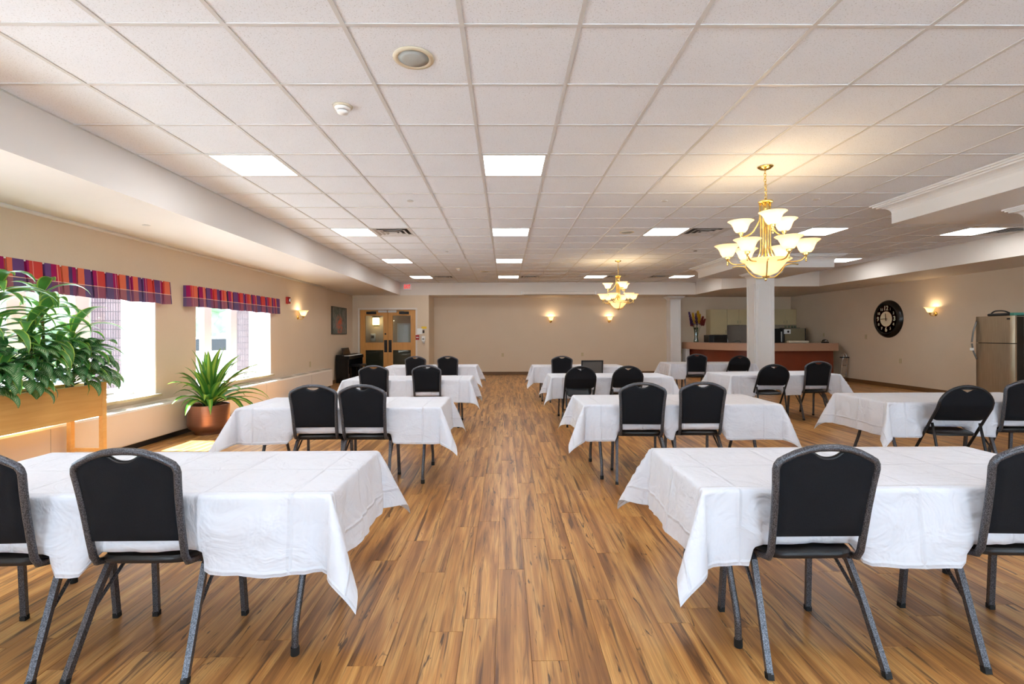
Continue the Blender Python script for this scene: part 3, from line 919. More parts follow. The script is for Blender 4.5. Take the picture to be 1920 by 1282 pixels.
def sprinkler(x, y, z, label, mat='grid_metal'):
    t = thing('sprinkler_cover', label, 'sprinkler', (x, y, z), 0, 'flush sprinkler covers')
    MB().lathe([(0.0, -0.008), (0.034, -0.008), (0.04, -0.003)], 20).build('cover_disc', mat, t, smooth='auto')
    MB().lathe([(0.030, -0.003), (0.030, 0.004)], 20).build('collar', 'steel_dark', t)
for x, y, lb in ((colx(-1.5), rowy(5.5), 'flush sprinkler cover between smoke detector and window-side vent'), (colx(3.5), rowy(5.5), 'flush sprinkler cover before the chandelier-side light panel'), (colx(6.45), rowy(5.4), 'flush sprinkler cover behind the big chandelier'),
                 (colx(-1.5), rowy(11.5), 'flush sprinkler cover past the window-side vent'), (colx(3.45), rowy(11.5), 'flush sprinkler cover just before the distant chandelier'), (colx(6.4), rowy(11.4), 'dark sprinkler cover before the column header')):
    sprinkler(x, y, ZC + 0.002, lb, 'steel_dark' if 'dark' in lb else 'grid_metal')
sprinkler(-3.95, 5.45, ZS, 'sprinkler cover under the white window soffit')
sprinkler(7.0, 14.9, ZS, 'sprinkler cover under the soffit above the bar')
sprinkler(8.2, 14.2, ZS, 'sprinkler cover under the soffit above the bar fridge')
sprinkler(8.9, 12.3, ZS, 'sprinkler cover under the soffit near the clock')

# ---------------------------------------------------------------- chandeliers
def chandelier(label):
    t = thing('chandelier', label, 'chandelier', (colx(4.46), rowy(3.53), ZC), 0, 'brass chandeliers')
    MB().lathe([(0.0, -0.032), (0.02, -0.030), (0.045, -0.022), (0.068, -0.006), (0.072, 0.0)], 24).build('canopy', 'brass', t, smooth=True)
    ch = MB()
    zz = -0.035
    k = 0
    while zz > -0.315:
        pts = [(0.011 * math.cos(a) * (1 if k % 2 else 0) + 0.004 * math.sin(zz * 20), 0.011 * math.cos(a) * (0 if k % 2 else 1), zz - 0.016 + 0.018 * math.sin(a)) for a in [2 * PI * i / 8 for i in range(9)]]
        ch.tube(pts, 0.0035, 5, caps=False); zz -= 0.026; k += 1
    o = ch.build('chain', 'brass', t, smooth=True); o['kind'] = 'stuff'
    z0 = -0.315
    MB().lathe([(0.0, z0 + 0.012), (0.012, z0 + 0.01), (0.02, z0 - 0.004), (0.062, z0 - 0.012), (0.068, z0 - 0.022), (0.060, z0 - 0.03), (0.0, z0 - 0.03)], 24).build('top_collar', 'brass', t, smooth=True)
    MB().lathe([(0.0, z0 - 0.03), (0.02, z0 - 0.04), (0.016, z0 - 0.07), (0.022, z0 - 0.09), (0.010, z0 - 0.11), (0.0, z0 - 0.115)], 14).build('drop_finial', 'brass', t, smooth=True)
    zb = z0 - 0.03
    def lamp(a, R, z, nm, amp):
        ca, sa = math.cos(a), math.sin(a)
        c0 = 0.052
        if nm == 'upper_arm':
            pr = [(c0, zb), (c0, zb - 0.12), (c0 + 0.01, z - 0.02 + 0.10), (c0 + 0.07, z - 0.015), (R - 0.02, z - 0.045), (R, z - 0.02)]
        else:
            pr = [(c0 * 0.8, zb), (c0 * 0.8, zb - 0.30), (c0, z + 0.02), (0.13, z - 0.065), (R - 0.06, z - 0.075), (R, z - 0.03)]
        arm = MB().tube([(r * ca, r * sa, q) for r, q in [(p.x, p.z) for p in smooth_path([(r, 0, q) for r, q in pr], 6)]], 0.0065, 7).build(nm, 'brass', t, smooth=True)
        MB().lathe([(0.0, z - 0.085), (0.009, z - 0.08), (0.006, z - 0.07), (0.008, z - 0.03), (0.026, z - 0.012), (0.020, z - 0.004), (0.030, z + 0.004)], 12, (R * ca, R * sa, 0)).build('lamp_cup', 'brass', arm, smooth=True)
        MB().lathe(BELL, 22, (R * ca, R * sa, z)).build('glass_shade', 'shade', arm, smooth=True, fixn=False)
        MB().lathe([(0.0, 0.0), (0.016, 0.006), (0.024, 0.028), (0.018, 0.055), (0.0, 0.066)], 10, (R * ca, R * sa, z + 0.006)).build('bulb', 'bulb', arm, smooth=True)
        point_light(t, (R * ca, R * sa, z + 0.115), CHAND_W)
    for k in range(3): lamp(0.30 + k * 2 * PI / 3, 0.225, -0.60, 'upper_arm', 0)
    for k in range(6): lamp(0.62 + k * PI / 3, 0.335, -0.845, 'lower_arm', 0)
    # bowl hung under the arms with its own scrolled straps
    BW = [(0.0, -1.045), (0.04, -1.042), (0.10, -1.015), (0.145, -0.965), (0.175, -0.925), (0.222, -0.895), (0.226, -0.892), (0.220, -0.889), (0.170, -0.918), (0.140, -0.958), (0.095, -1.008), (0.0, -1.036)]
    MB().lathe(BW, 32).build('glass_bowl', 'shade', t, smooth=True, fixn=False)
    for k in range(3):
        a = 0.1 + k * 2 * PI / 3
        pts = smooth_path([(0.0, 0, -1.06), (0.09, 0, -1.055), (0.16, 0, -1.0), (0.20, 0, -0.945), (0.27, 0, -0.925), (0.335, 0, -0.93)], 6)
        MB().tube([(p.x * math.cos(a), p.x * math.sin(a), p.z) for p in pts], 0.006, 7).build('bowl_strap', 'brass', t, smooth=True)
    MB().tube([(0, 0, zb), (0, 0, -1.05)], 0.008, 8).build('centre_rod', 'brass', t, smooth=True)
    MB().lathe([(0.0, -1.098), (0.008, -1.09), (0.016, -1.078), (0.008, -1.068), (0.03, -1.058), (0.035, -1.046), (0.0, -1.04)], 16).build('finial', 'brass', t, smooth=True)
    for s in (-1, 1): MB().lathe([(0.0, 0.0), (0.018, 0.008), (0.026, 0.03), (0.0, 0.06)], 10, (s * 0.085, 0, -0.975)).build('bowl_bulb', 'bulb', t, smooth=True)
    point_light(t, (0, 0, -0.87), CHAND_W * 1.2)
    return t
ch1 = chandelier('large brass chandelier with glowing bell shades hanging near the camera')
ch2 = dup(ch1, (colx(4.42), rowy(13.5), ZC), 0.4, 'smaller-looking brass chandelier hanging far back before the sconces')

# ---------------------------------------------------------------- heater, valances
t = thing('baseboard_heater', 'long cream convector heater under the windows', 'heater')
prof = [(XL + 0.002, 0.07), (XL + 0.195, 0.07), (XL + 0.205, 0.08), (XL + 0.205, 0.455), (XL + 0.19, 0.475), (XL + 0.002, 0.50)]
n = len(prof); vs = [(x, Y0 + 0.02, z) for x, z in prof] + [(x, 12.55, z) for x, z in prof]
MB().add(vs, [tuple(range(n)), tuple(range(n, 2 * n))[::-1]] + [(i, (i + 1) % n, n + (i + 1) % n, n + i) for i in range(n)]).build('casing', 'heater', t)
MB().box(XL + 0.002, Y0 + 0.02, 0.0, XL + 0.17, 12.5, 0.07).build('toe_recess', 'dark', t)
y = 3.0
while y < 12.2:
    g = MB()
    for k in range(20):
        a = y + k * 0.030
        zf = lambda x: 0.475 + (XL + 0.19 - x) / 0.188 * 0.025
        g.add([(XL + 0.06, a, zf(XL + 0.06) + 0.001), (XL + 0.165, a, zf(XL + 0.165) + 0.001), (XL + 0.165, a + 0.016, zf(XL + 0.165) + 0.001), (XL + 0.06, a + 0.016, zf(XL + 0.06) + 0.001)], [(0, 1, 2, 3)])
    o = g.build('grille', 'heater_slot', t) if 'heater_slot' in M else None
    if o is None:
        simple('heater_slot', S(168, 164, 150), 0.7)
        o = g.build('grille', 'heater_slot', t)
    o['kind'] = 'stuff'
    y += 0.76
for y in (4.8, 6.95, 9.1, 11.2): MB().box(XL + 0.2045, y, 0.085, XL + 0.2065, y + 0.004, 0.455).build('seam', 'heater_slot', t)

def valance(y0, y1, u0, label):
    t = thing('valance', label, 'valance', (XL, 0, 1.77))
    H = 0.30
    P = [(0.0, y0)]
    pts = [(0.0, y0, 0.0)]
    # plan path: return at each end, box pleats along the front
    path = [(0.0, y0), (0.10, y0)]
    y = y0 + 0.16
    while y < y1 - 0.12:
        path += [(0.104, y), (0.088, y + 0.004), (0.086, y + 0.028), (0.106, y + 0.026)]
        y += 0.185
    path += [(0.10, y1), (0.0, y1)]
    u = u0; mb = MB(); vs, uvs, fs = [], [], []
    for i, (dx, yy) in enumerate(path):
        if i: u += max(0.02, math.hypot(dx - path[i - 1][0], yy - path[i - 1][1]))
        for j in range(4):
            f = j / 3
            fl_ = (1 - f) * (0.018 + 0.010 * math.sin(yy * 19.0)) if 0 < i < len(path) - 1 else 0
            vs.append((dx + fl_, yy, H * f + (0.006 * math.sin(yy * 23) if j == 0 else 0))); uvs.append((u, f))
    for i in range(len(path) - 1):
        for j in range(3): fs.append((i * 4 + j, i * 4 + 4 + j, i * 4 + 5 + j, i * 4 + 1 + j))
    mb.add(vs, fs, uvs).build('pleated_skirt', 'plaid', t)
    MB().box(0.0, y0 + 0.005, H - 0.012, 0.098, y1 - 0.005, H - 0.002).build('mounting_board', 'trim_white', t)
valance(3.93, 6.66, 0.10, 'red and purple plaid valance above the window behind the planter')
valance(7.08, 9.87, 0.42, 'red and purple plaid valance above the window behind the copper pot')

# ---------------------------------------------------------------- clock, painting
t = thing('wall_clock', 'large round clock with red face, white numerals and deep black rim', 'clock', (XR, 12.2, 1.70), -PI / 2)
simple('clock_red', S(160, 40, 28), 0.5, vary=0.25, scale=8)
simple('clock_cream', S(226, 208, 176), 0.6, vary=0.12, scale=14)
simple('numeral', S(236, 218, 190), 0.6, vary=0.1, scale=30)
R = 0.47
MB().lathe([(R - 0.125, -0.055), (R - 0.120, -0.070), (R - 0.105, -0.074), (R - 0.06, -0.066), (R - 0.01, -0.030), (R, -0.012), (R, 0.0)], 48, (0, 0, 0), 'y').build('rim', 'black_gloss', t, smooth=True)
MB().lathe([(0.0, -0.060), (R - 0.118, -0.060)], 48, (0, 0, 0), 'y').build('dial', 'clock_red', t)
MB().lathe([(0.0, -0.063), (0.190, -0.063), (0.191, -0.059)], 40, (0, 0, 0), 'y').build('centre_disc', 'clock_cream', t)
for k in range(1, 13):
    a = PI / 2 - k * PI / 6
    big = k % 3 == 0
    me = text_mesh(str(k), 0.16 if big else 0.095, 0.0012, 'numeral', 0.003 if big else 0.001)
    o = bpy.data.objects.new('numeral', me); C.objects.link(o); o.parent = t
    rr = 0.265 if big else 0.275
    o.location = (rr * math.cos(a), -0.0635, rr * math.sin(a)); o.rotation_euler = (PI / 2, 0, 0); o['kind'] = 'stuff'
def hand(ang, ln, w, nm):
    o = MB().prism([(-w, -0.05), (w, -0.05), (w * 0.6, ln * 0.8), (0, ln), (-w * 0.6, ln * 0.8)], 0.0, 0.002).build(nm, 'black_gloss', t)
    o.rotation_euler = Matrix.Rotation(-ang, 4, 'Y').to_euler(); o.rotation_euler = (Matrix.Rotation(ang, 4, 'Y') @ Matrix.Rotation(PI / 2, 4, 'X')).to_euler()
    o.location = (0, -0.066 if nm == 'hour_hand' else -0.0695, 0)
hand(math.radians(-7), 0.15, 0.012, 'hour_hand'); hand(math.radians(-90), 0.185, 0.008, 'minute_hand')
MB().lathe([(0.0, -0.076), (0.014, -0.074), (0.016, -0.063)], 14, (0, 0, 0), 'y').build('hub', 'black_gloss', t, smooth=True)

t = thing('painting', 'abstract painting with orange figures on dark grey, above the piano', 'painting', (XLB, 14.06, 1.75), PI / 2)
MB().holes([-0.60, -0.575, 0.575, 0.60], [-0.385, -0.36, 0.36, 0.385], [(-0.575, 0.575, -0.36, 0.36)], -0.04, 0, lambda u, w, z: (u, w, z)).build('frame', 'painting_frame' if 'painting_frame' in M else simple('painting_frame', S(70, 74, 68), 0.5), t)
MB().box(-0.576, -0.03, -0.361, 0.576, -0.005, 0.361).build('canvas', 'painting', t)

# ---------------------------------------------------------------- piano and bench
t = thing('digital_piano', 'black upright digital piano in the corner beside the doors', 'piano', (XLB + 0.015, 14.38, 0))
B_ = 'black_gloss'
for s, nm in ((-1, 'side_panel'), (1, 'side_panel')): MB().box(0.03, s * 0.66 - 0.02, 0, 0.38, s * 0.66 + 0.02, 0.72, 0.004).build(nm, B_, t)
MB().box(0.03, -0.64, 0.18, 0.06, 0.64, 0.66).build('back_panel', B_, t)
MB().box(0.03, -0.69, 0.66, 0.40, 0.69, 0.755, 0.008).build('key_bed', B_, t)
MB().box(0.03, -0.69, 0.755, 0.22, 0.69, 0.79, 0.01).build('control_panel', B_, t)
MB().box(0.235, -0.61, 0.755, 0.385, 0.61, 0.772, 0.003).build('white_keys', 'paper', t)
bk = MB()
for k in range(52):
    if k % 7 in (2, 6): continue
    yy = -0.61 + (k + 1) * 1.22 / 52
    bk.box(0.235, yy - 0.006, 0.772, 0.325, yy + 0.006, 0.784)
bk.build('black_keys', B_, t)['kind'] = 'stuff'
o = MB().box(-0.008, -0.32, 0, 0.008, 0.32, 0.19, 0.003).build('music_rest', B_, t, loc=(0.16, -0.15, 0.79)); o.rotation_euler = (0, -0.28, 0)
for k in range(3): MB().box(0.20, -0.08 + k * 0.08 - 0.015, 0.03, 0.32, -0.08 + k * 0.08 + 0.015, 0.045, 0.004).build('pedal', 'brass', t)
t = thing('piano_bench', 'black bench tucked under the piano keys', 'bench', (XLB + 0.36, 14.45, 0))
MB().box(-0.10, -0.30, 0.43, 0.24, 0.30, 0.49, 0.015).build('seat', 'vinyl', t)
for sx in (-0.07, 0.21):
    for sy in (-0.27, 0.27): MB().box(sx - 0.02, sy - 0.02, 0, sx + 0.02, sy + 0.02, 0.43).build('leg', B_, t)

# ---------------------------------------------------------------- bar, kitchen
path = [(5.85, 16.26), (5.95, 15.75), (6.15, 15.1), (6.45, 14.45), (6.85, 13.95), (7.35, 13.70), (7.9, 13.65), (9.30, 13.65)]
P = [(p.x, p.y) for p in smooth_path([(x, y, 0) for x, y in path], 5)]
def offset(pl, d):
    out = []
    for i, (x, y) in enumerate(pl):
        a = pl[max(0, i - 1)]; b = pl[min(len(pl) - 1, i + 1)]
        tx, ty = b[0] - a[0], b[1] - a[1]; L = math.hypot(tx, ty)
        out.append((x - ty / L * d, y + tx / L * d))
    return out
def band(a, b, z0, z1):
    n = len(a); vs = []
    for i in range(n): vs += [(a[i][0], a[i][1], z0), (b[i][0], b[i][1], z0), (b[i][0], b[i][1], z1), (a[i][0], a[i][1], z1)]
    fs = [(0, 1, 2, 3), tuple((n - 1) * 4 + k for k in (3, 2, 1, 0))]
    for i in range(n - 1):
        for k in range(4): fs.append((i * 4 + k, i * 4 + 4 + k, i * 4 + 4 + (k + 1) % 4, i * 4 + (k + 1) % 4))
    return MB().add(vs, fs)
t = thing('bar_counter', 'curved bar with thick tan counter edge and cherry red front', 'bar', (0, 0, 0))
band(P, offset(P, 0.62), 0.855, 1.07).build('counter_top', 'granite_edge', t, smooth='auto')
Q = offset(P, 0.22)
band(Q, offset(Q, 0.04), 0.10, 0.855).build('front_panel', 'cherry', t, smooth='auto')
band(offset(P, 0.27), offset(P, 0.30), 0.0, 0.10).build('kick_board', 'dark', t, smooth='auto')
MB().box(5.90, 16.05, 0.0, 6.02, 16.38, 0.853).build('end_post', 'trim_white', t)
band(offset(P, 0.59), offset(P, 0.61), 0.0, 0.855).build('inner_panel', 'cabinet', t, smooth='auto')

YC = YB - 0.33
def upper_cab(x0, x1, z0, z1, ndoor, label):
    t = thing('wall_cabinet', label, 'cabinet', ((x0 + x1) / 2, YC, z0), 0, 'cream kitchen wall cabinets')
    w = (x1 - x0) / 2
    MB().box(-w, 0, 0, w, 0.33, z1 - z0).build('body', 'cabinet', t)
    for k in range(ndoor):
        a = -w + k * 2 * w / ndoor; b = a + 2 * w / ndoor
        d = MB().box(a + 0.004, -0.02, 0.004, b - 0.004, -0.001, z1 - z0 - 0.004, 0.002).build('door', 'cabinet', t)
        if ndoor == 2:
            hx = b - 0.05 if k == 0 else a + 0.05
            MB().tube([(hx, -0.02, 0.05), (hx, -0.045, 0.06), (hx, -0.045, 0.13), (hx, -0.02, 0.14)], 0.005, 6).build('handle', 'steel_dark', d)
        else:
            MB().tube([(b - 0.05, -0.02, 0.06), (b - 0.05, -0.045, 0.07), (b - 0.05, -0.045, 0.14), (b - 0.05, -0.02, 0.15)], 0.005, 6).build('handle', 'steel_dark', d)
upper_cab(6.71, 7.26, 1.31, 2.14, 1, 'tall cream wall cabinet above the microwave')
upper_cab(7.265, 8.03, 1.63, 2.14, 2, 'cream wall cabinet pair just beside the tall cabinet')
upper_cab(8.035, 8.79, 1.63, 2.14, 2, 'cream wall cabinet pair mostly behind the column')
upper_cab(8.795, 9.55, 1.63, 2.14, 2, 'cream wall cabinet pair above the bar fridge')
t = thing('base_cabinet', 'cream base cabinet run along the kitchen wall', 'cabinet', (7.6, YB - 0.61, 0))
MB().box(-0.95, 0, 0.1, 1.0, 0.6, 0.87).build('body', 'cabinet', t)
MB().box(-0.9, 0.05, 0, 0.95, 0.6, 0.1).build('toe_recess', 'dark', t)
for k in range(4): MB().box(-0.945 + k * 0.486, -0.02, 0.11, -0.465 + k * 0.486, -0.001, 0.86, 0.002).build('door', 'cabinet', t)
tag(MB().box(6.62, YB - 0.63, 0.872, 8.64, YB - 0.004, 0.91, 0.004).build('kitchen_worktop', 'granite_edge'), 'tan worktop on the base cabinets against the kitchen wall', 'worktop')
tag(MB().box(7.27, YB - 0.022, 0.912, 8.6, YB - 0.008, 1.62).build('splashback', 'steel_dark' if False else simple('splash', S(150, 138, 126), 0.5)), 'grey-brown splashback beneath the kitchen cabinets', 'splashback')
t = thing('microwave', 'black microwave oven beneath the tall cabinet', 'microwave', (6.82, 15.86, 0.91))
MB().box(-0.28, -0.2, 0.01, 0.30, 0.2, 0.30, 0.006).build('body', 'black_gloss', t)
MB().box(-0.13, -0.21, 0.03, 0.29, -0.2, 0.29, 0.004).build('door', 'black_gloss', t)
MB().box(-0.27, -0.206, 0.03, -0.145, -0.2, 0.29, 0.003).build('control_panel', 'dark', t)
t.location = (6.65, 15.55, 1.0)
# a raised shelf inside the bar carries the microwave, bottle and tap
tag(MB().box(6.50, 15.3, 0.94, 7.05, 15.8, 0.998, 0.006).build('back_shelf', 'granite_edge'), 'tan shelf under the microwave behind the bar', 'shelf')
t = thing('paper_towel_stand', 'small white bottle with dark pump beside the microwave', 'bottle', (7.2, 15.95, 0.912))
t.name = 'soap_bottle'
MB().lathe([(0.0, 0.0), (0.04, 0.0), (0.042, 0.02), (0.042, 0.22), (0.02, 0.27), (0.018, 0.29)], 16).build('body', 'paper', t, smooth='auto')
MB().lathe([(0.016, 0.29), (0.018, 0.32), (0.0, 0.33)], 12).build('pump', 'dark', t, smooth=True)
MB().tube([(0, 0, 0.32), (0, 0, 0.36), (-0.09, 0, 0.36)], 0.008, 6).build('spout', 'dark', t)
t = thing('kitchen_tap', 'dark curved kitchen tap behind the bar', 'tap', (7.72, 16.1, 0.912))
MB().tube(smooth_path([(0, 0, 0), (0, 0, 0.14), (-0.06, 0, 0.2), (-0.2, 0, 0.16), (-0.3, 0, 0.13)], 5), 0.012, 8).build('spout', 'steel_dark', t, smooth=True)
MB().lathe([(0.03, 0.0), (0.03, 0.03), (0.014, 0.05)], 14).build('base', 'steel_dark', t, smooth=True)
MB().box(-0.012, -0.07, 0.05, 0.012, -0.01, 0.065, 0.003).build('lever', 'steel_dark', t)
t = thing('bar_fridge', 'small olive-grey refrigerator with black door behind the bar', 'refrigerator', (8.98, 15.55, 0))
simple('fridge_side', S(138, 126, 98), 0.4)
MB().box(-0.30, -0.35, 0.03, 0.33, 0.35, 1.50, 0.012).build('body', 'fridge_side', t)
MB().box(-0.36, -0.35, 0.05, -0.305, 0.35, 1.03, 0.008).build('lower_door', 'black_gloss', t)
MB().box(-0.36, -0.35, 1.04, -0.305, 0.35, 1.50, 0.008).build('freezer_door', 'black_gloss', t)
MB().box(-0.385, -0.30, 1.08, -0.36, -0.27, 1.40, 0.006).build('handle', 'grid_metal', t)
MB().box(0.325, -0.36, 0.03, 0.35, -0.34, 1.50).build('rear_edge', 'dark', t)
MB().box(-0.33, -0.352, 1.33, -0.12, -0.349, 1.47).build('notice', 'paper', t)
MB().lathe([(0.0, -0.003), (0.035, -0.003)], 16, (-0.20, -0.3515, 1.40), 'y').build('notice_emblem', 'dark', t)
t = thing('glass_tray', 'tray of upturned glasses on the bar fridge', 'tray', (9.0, 15.5, 1.502))
MB().box(-0.22, -0.2, 0, 0.22, 0.2, 0.02, 0.006).build('tray', 'steel_dark', t)
for k in range(4): MB().lathe([(0.03, 0.0), (0.034, 0.07)], 12, (-0.15 + k * 0.1, -0.05, 0.02)).build('drinking_glass', 'vase', t, smooth=True)
t = thing('serving_board', 'cream rounded tray standing at the back of the bar counter', 'tray', (8.4, 14.05, 1.071))
MB().box(-0.30, -0.08, 0, 0.28, 0.08, 0.065, 0.025).build('tray', 'beige_plastic', t, smooth='auto')
t = thing('desk_telephone', 'black telephone on the end of the bar counter', 'telephone', (9.05, 13.85, 1.071)); t.scale = (0.72, 0.72, 0.8)
MB().box(-0.10, -0.1, 0, 0.10, 0.1, 0.05, 0.015).build('base', 'dark', t)
MB().tube(smooth_path([(-0.1, 0, 0.07), (-0.06, 0, 0.10), (0.06, 0, 0.10), (0.1, 0, 0.07)], 4), 0.022, 8).build('handset', 'black_gloss', t, smooth=True)
MB().lathe([(0.0, -0.006), (0.035, -0.004), (0.04, 0.0)], 16, (0.0, -0.09, 0.075), 'y').build('dial', 'chrome', t, smooth=True)
t = thing('folded_walker', 'folded metal trolley frame between bar and wall', 'trolley', (9.43, 13.6, 0))
for s in (-0.07, 0.07):
    MB().tube(smooth_path([(s, 0.05, 0.02), (s, 0.0, 0.5), (s * 0.6, -0.03, 0.72), (s * 0.6, 0.05, 0.80)], 4), 0.014, 8).build('side_tube', 'chrome', t, smooth=True)
for z in (0.2, 0.45): MB().tube([(-0.07, 0.02, z), (0.07, 0.02, z)], 0.01, 8).build('cross_tube', 'chrome', t)
MB().box(-0.1, -0.06, 0.66, 0.1, 0.06, 0.69, 0.008).build('tray', 'dark', t)

# vase of artificial flowers
t = thing('flower_vase', 'tall green glass vase of purple and yellow flowers on the bar end', 'vase', (6.12, 15.75, 1.07))
MB().lathe([(0.0, 0.0), (0.075, 0.0), (0.072, 0.04), (0.05, 0.16), (0.046, 0.30), (0.066, 0.47), (0.062, 0.47), (0.042, 0.30), (0.045, 0.16), (0.06, 0.03), (0.0, 0.02)], 20).build('vase', 'vase', t, smooth=True)
simple('stem_green', S(46, 76, 40), 0.7); simple('petal_purple', S(66, 34, 88), 0.7, vary=0.3, scale=40); simple('petal_yellow', S(206, 160, 34), 0.7, vary=0.3, scale=40); simple('petal_red', S(122, 36, 30), 0.7, vary=0.3, scale=40)
rng = random.Random(3)
for k, (dx, dz, L, mat) in enumerate(((-0.24, 0.95, 0.42, 'petal_purple'), (-0.10, 0.92, 0.34, 'petal_yellow'), (0.0, 0.90, 0.36, 'petal_purple'), (0.09, 0.93, 0.34, 'petal_yellow'), (0.14, 0.88, 0.3, 'petal_yellow'), (0.20, 0.80, 0.26, 'petal_red'), (0.26, 0.72, 0.22, 'petal_red'), (-0.16, 0.74, 0.25, 'petal_red'), (0.05, 0.98, 0.2, 'petal_yellow'))):
    dy = rng.uniform(-0.08, 0.08)
    tip = Vector((dx, dy, dz)); base = Vector((dx * 0.08, dy * 0.1, 0.10))
    MB().tube([base, base.lerp(tip, 0.5) + Vector((-dx * 0.15, 0, 0.03)), tip], 0.005, 5).build('stem', 'stem_green', t)
    f = MB()
    d = (tip - base).normalized()
    for q in range(40):
        s = q / 39
        c = tip - d * L * (1 - s)
        r = 0.070 * (1 - 0.7 * s)
        a = q * 2.4
        o = Vector((math.cos(a) * r, math.sin(a) * r, 0.02))
        w = Vector((-math.sin(a), math.cos(a), 0)) * 0.032
        f.add([c - w * 0.3, c + o * 0.6 - w, c + o * 1.2 + Vector((0, 0, 0.03)), c + o * 0.6 + w], [(0, 1, 2, 3)])
    f.build('flower_spike', mat, t)['kind'] = 'stuff'

# ---------------------------------------------------------------- steel refrigerator by the clock wall
t = thing('refrigerator', 'tall stainless steel refrigerator with bowed handles against the wall', 'refrigerator', (8.80, 8.80, 0))
MB().box(0.07, -0.345, 0.02, 0.74, 0.345, 1.63, 0.006).build('body', 'black_gloss', t)
def fdoor(z0, z1, nm):
    vs, fs = [], []
    N = 14
    for i in range(N + 1):
        a = -1 + 2 * i / N
        y = a * 0.355
        d = 0.018 * (1 - a * a) + (0.022 * min(1.0, (1 - abs(a)) * 7) ** 0.5)
        vs += [(0.03 - d + 0.01, y, z0), (0.03 - d + 0.01, y, z1), (0.07, y, z1), (0.07, y, z0)]
    for i in range(N):
        for k in range(4): fs.append((i * 4 + k, i * 4 + (k + 1) % 4, i * 4 + 4 + (k + 1) % 4, i * 4 + 4 + k))
    fs += [(0, 1, 2, 3), tuple(N * 4 + k for k in (3, 2, 1, 0))]
    return MB().add(vs, fs).build(nm, 'stainless', t, smooth='auto')
d1 = fdoor(0.08, 1.155, 'lower_door'); d2 = fdoor(1.17, 1.65, 'freezer_door')
for d, z0, z1 in ((d1, 0.86, 1.15), (d2, 1.175, 1.57)):
    MB().tube(smooth_path([(0.0, 0.30, z0 if d is d1 else z1), (-0.05, 0.315, (z0 + z1) / 2), (-0.075, 0.32, z1 if d is d1 else z0), ], 6), 0.014, 8).build('handle', 'steel_dark', d, smooth=True)
MB().box(-0.095, 0.285, 1.02, -0.06, 0.345, 1.07, 0.008).build('handle_tag', 'paper', d1)
MB().box(0.0, -0.30, 1.58, 0.008, -0.25, 1.61).build('badge', 'dark', d2)
t = thing('lunch_bag', 'black carry case lying on the steel refrigerator', 'bag', (9.1, 8.85, 1.652))
MB().box(-0.2, -0.25, 0, 0.2, 0.16, 0.05, 0.02).build('body', 'dark', t, smooth='auto')
MB().tube(smooth_path([(-0.15, 0.16, 0.02), (-0.15, 0.06, 0.09), (-0.15, -0.1, 0.09), (-0.15, -0.2, 0.05)], 5), 0.012, 8).build('handle', 'dark', t, smooth=True)
tag(MB().box(8.86, 8.47, 1.652, 9.3, 8.56, 1.70, 0.01).build('storage_box', 'teal'), 'flat teal box at the edge of the steel refrigerator top', 'box')

# ---------------------------------------------------------------- tables, cloths, chairs
ZT = 0.70
TL, TD, OV = 1.82, 0.75, 0.325
SEAT = 0.462
def folding_table(cx, cy, rz, label):
    t = thing('folding_table', label, 'table', (cx, cy, 0), rz, 'folding tables in rows')
    MB().box(-TL / 2 + 0.004, -TD / 2 + 0.004, ZT - 0.05, TL / 2 - 0.004, TD / 2 - 0.004, ZT - 0.004, 0.012).build('table_top', 'plastic_top', t)
    for s in (-1, 1):
        x = s * (TL / 2 - 0.17)
        for q in (-1, 1):
            pts = smooth_path([(x, q * 0.12, ZT - 0.055), (x, q * 0.15, 0.55), (x, q * 0.24, 0.28), (x, q * 0.305, 0.13), (x, q * 0.315, 0.03), (x, q * 0.315, 0.012)], 5)
            leg = MB().tube(pts, 0.0145, 10).build('leg', 'hammer', t, smooth=True)
            MB().lathe([(0.017, 0.0), (0.018, 0.003), (0.0175, 0.035)], 12, (x, q * 0.315, 0)).build('foot_cap', 'rubber', leg, smooth='auto')
        MB().tube([(x, -0.155, 0.52), (x, 0.155, 0.52)], 0.010, 8).build('cross_bar', 'hammer', t, smooth=True)
        MB().tube([(x, 0.0, 0.52), (x - s * 0.42, 0.0, ZT - 0.055)], 0.008, 8).build('folding_brace', 'hammer', t, smooth=True)
    return t

def sstep(a, b, x):
    if a == b: return float(x > a)
    t = max(0.0, min(1.0, (x - a) / (b - a)))
    return t * t * (3 - 2 * t)

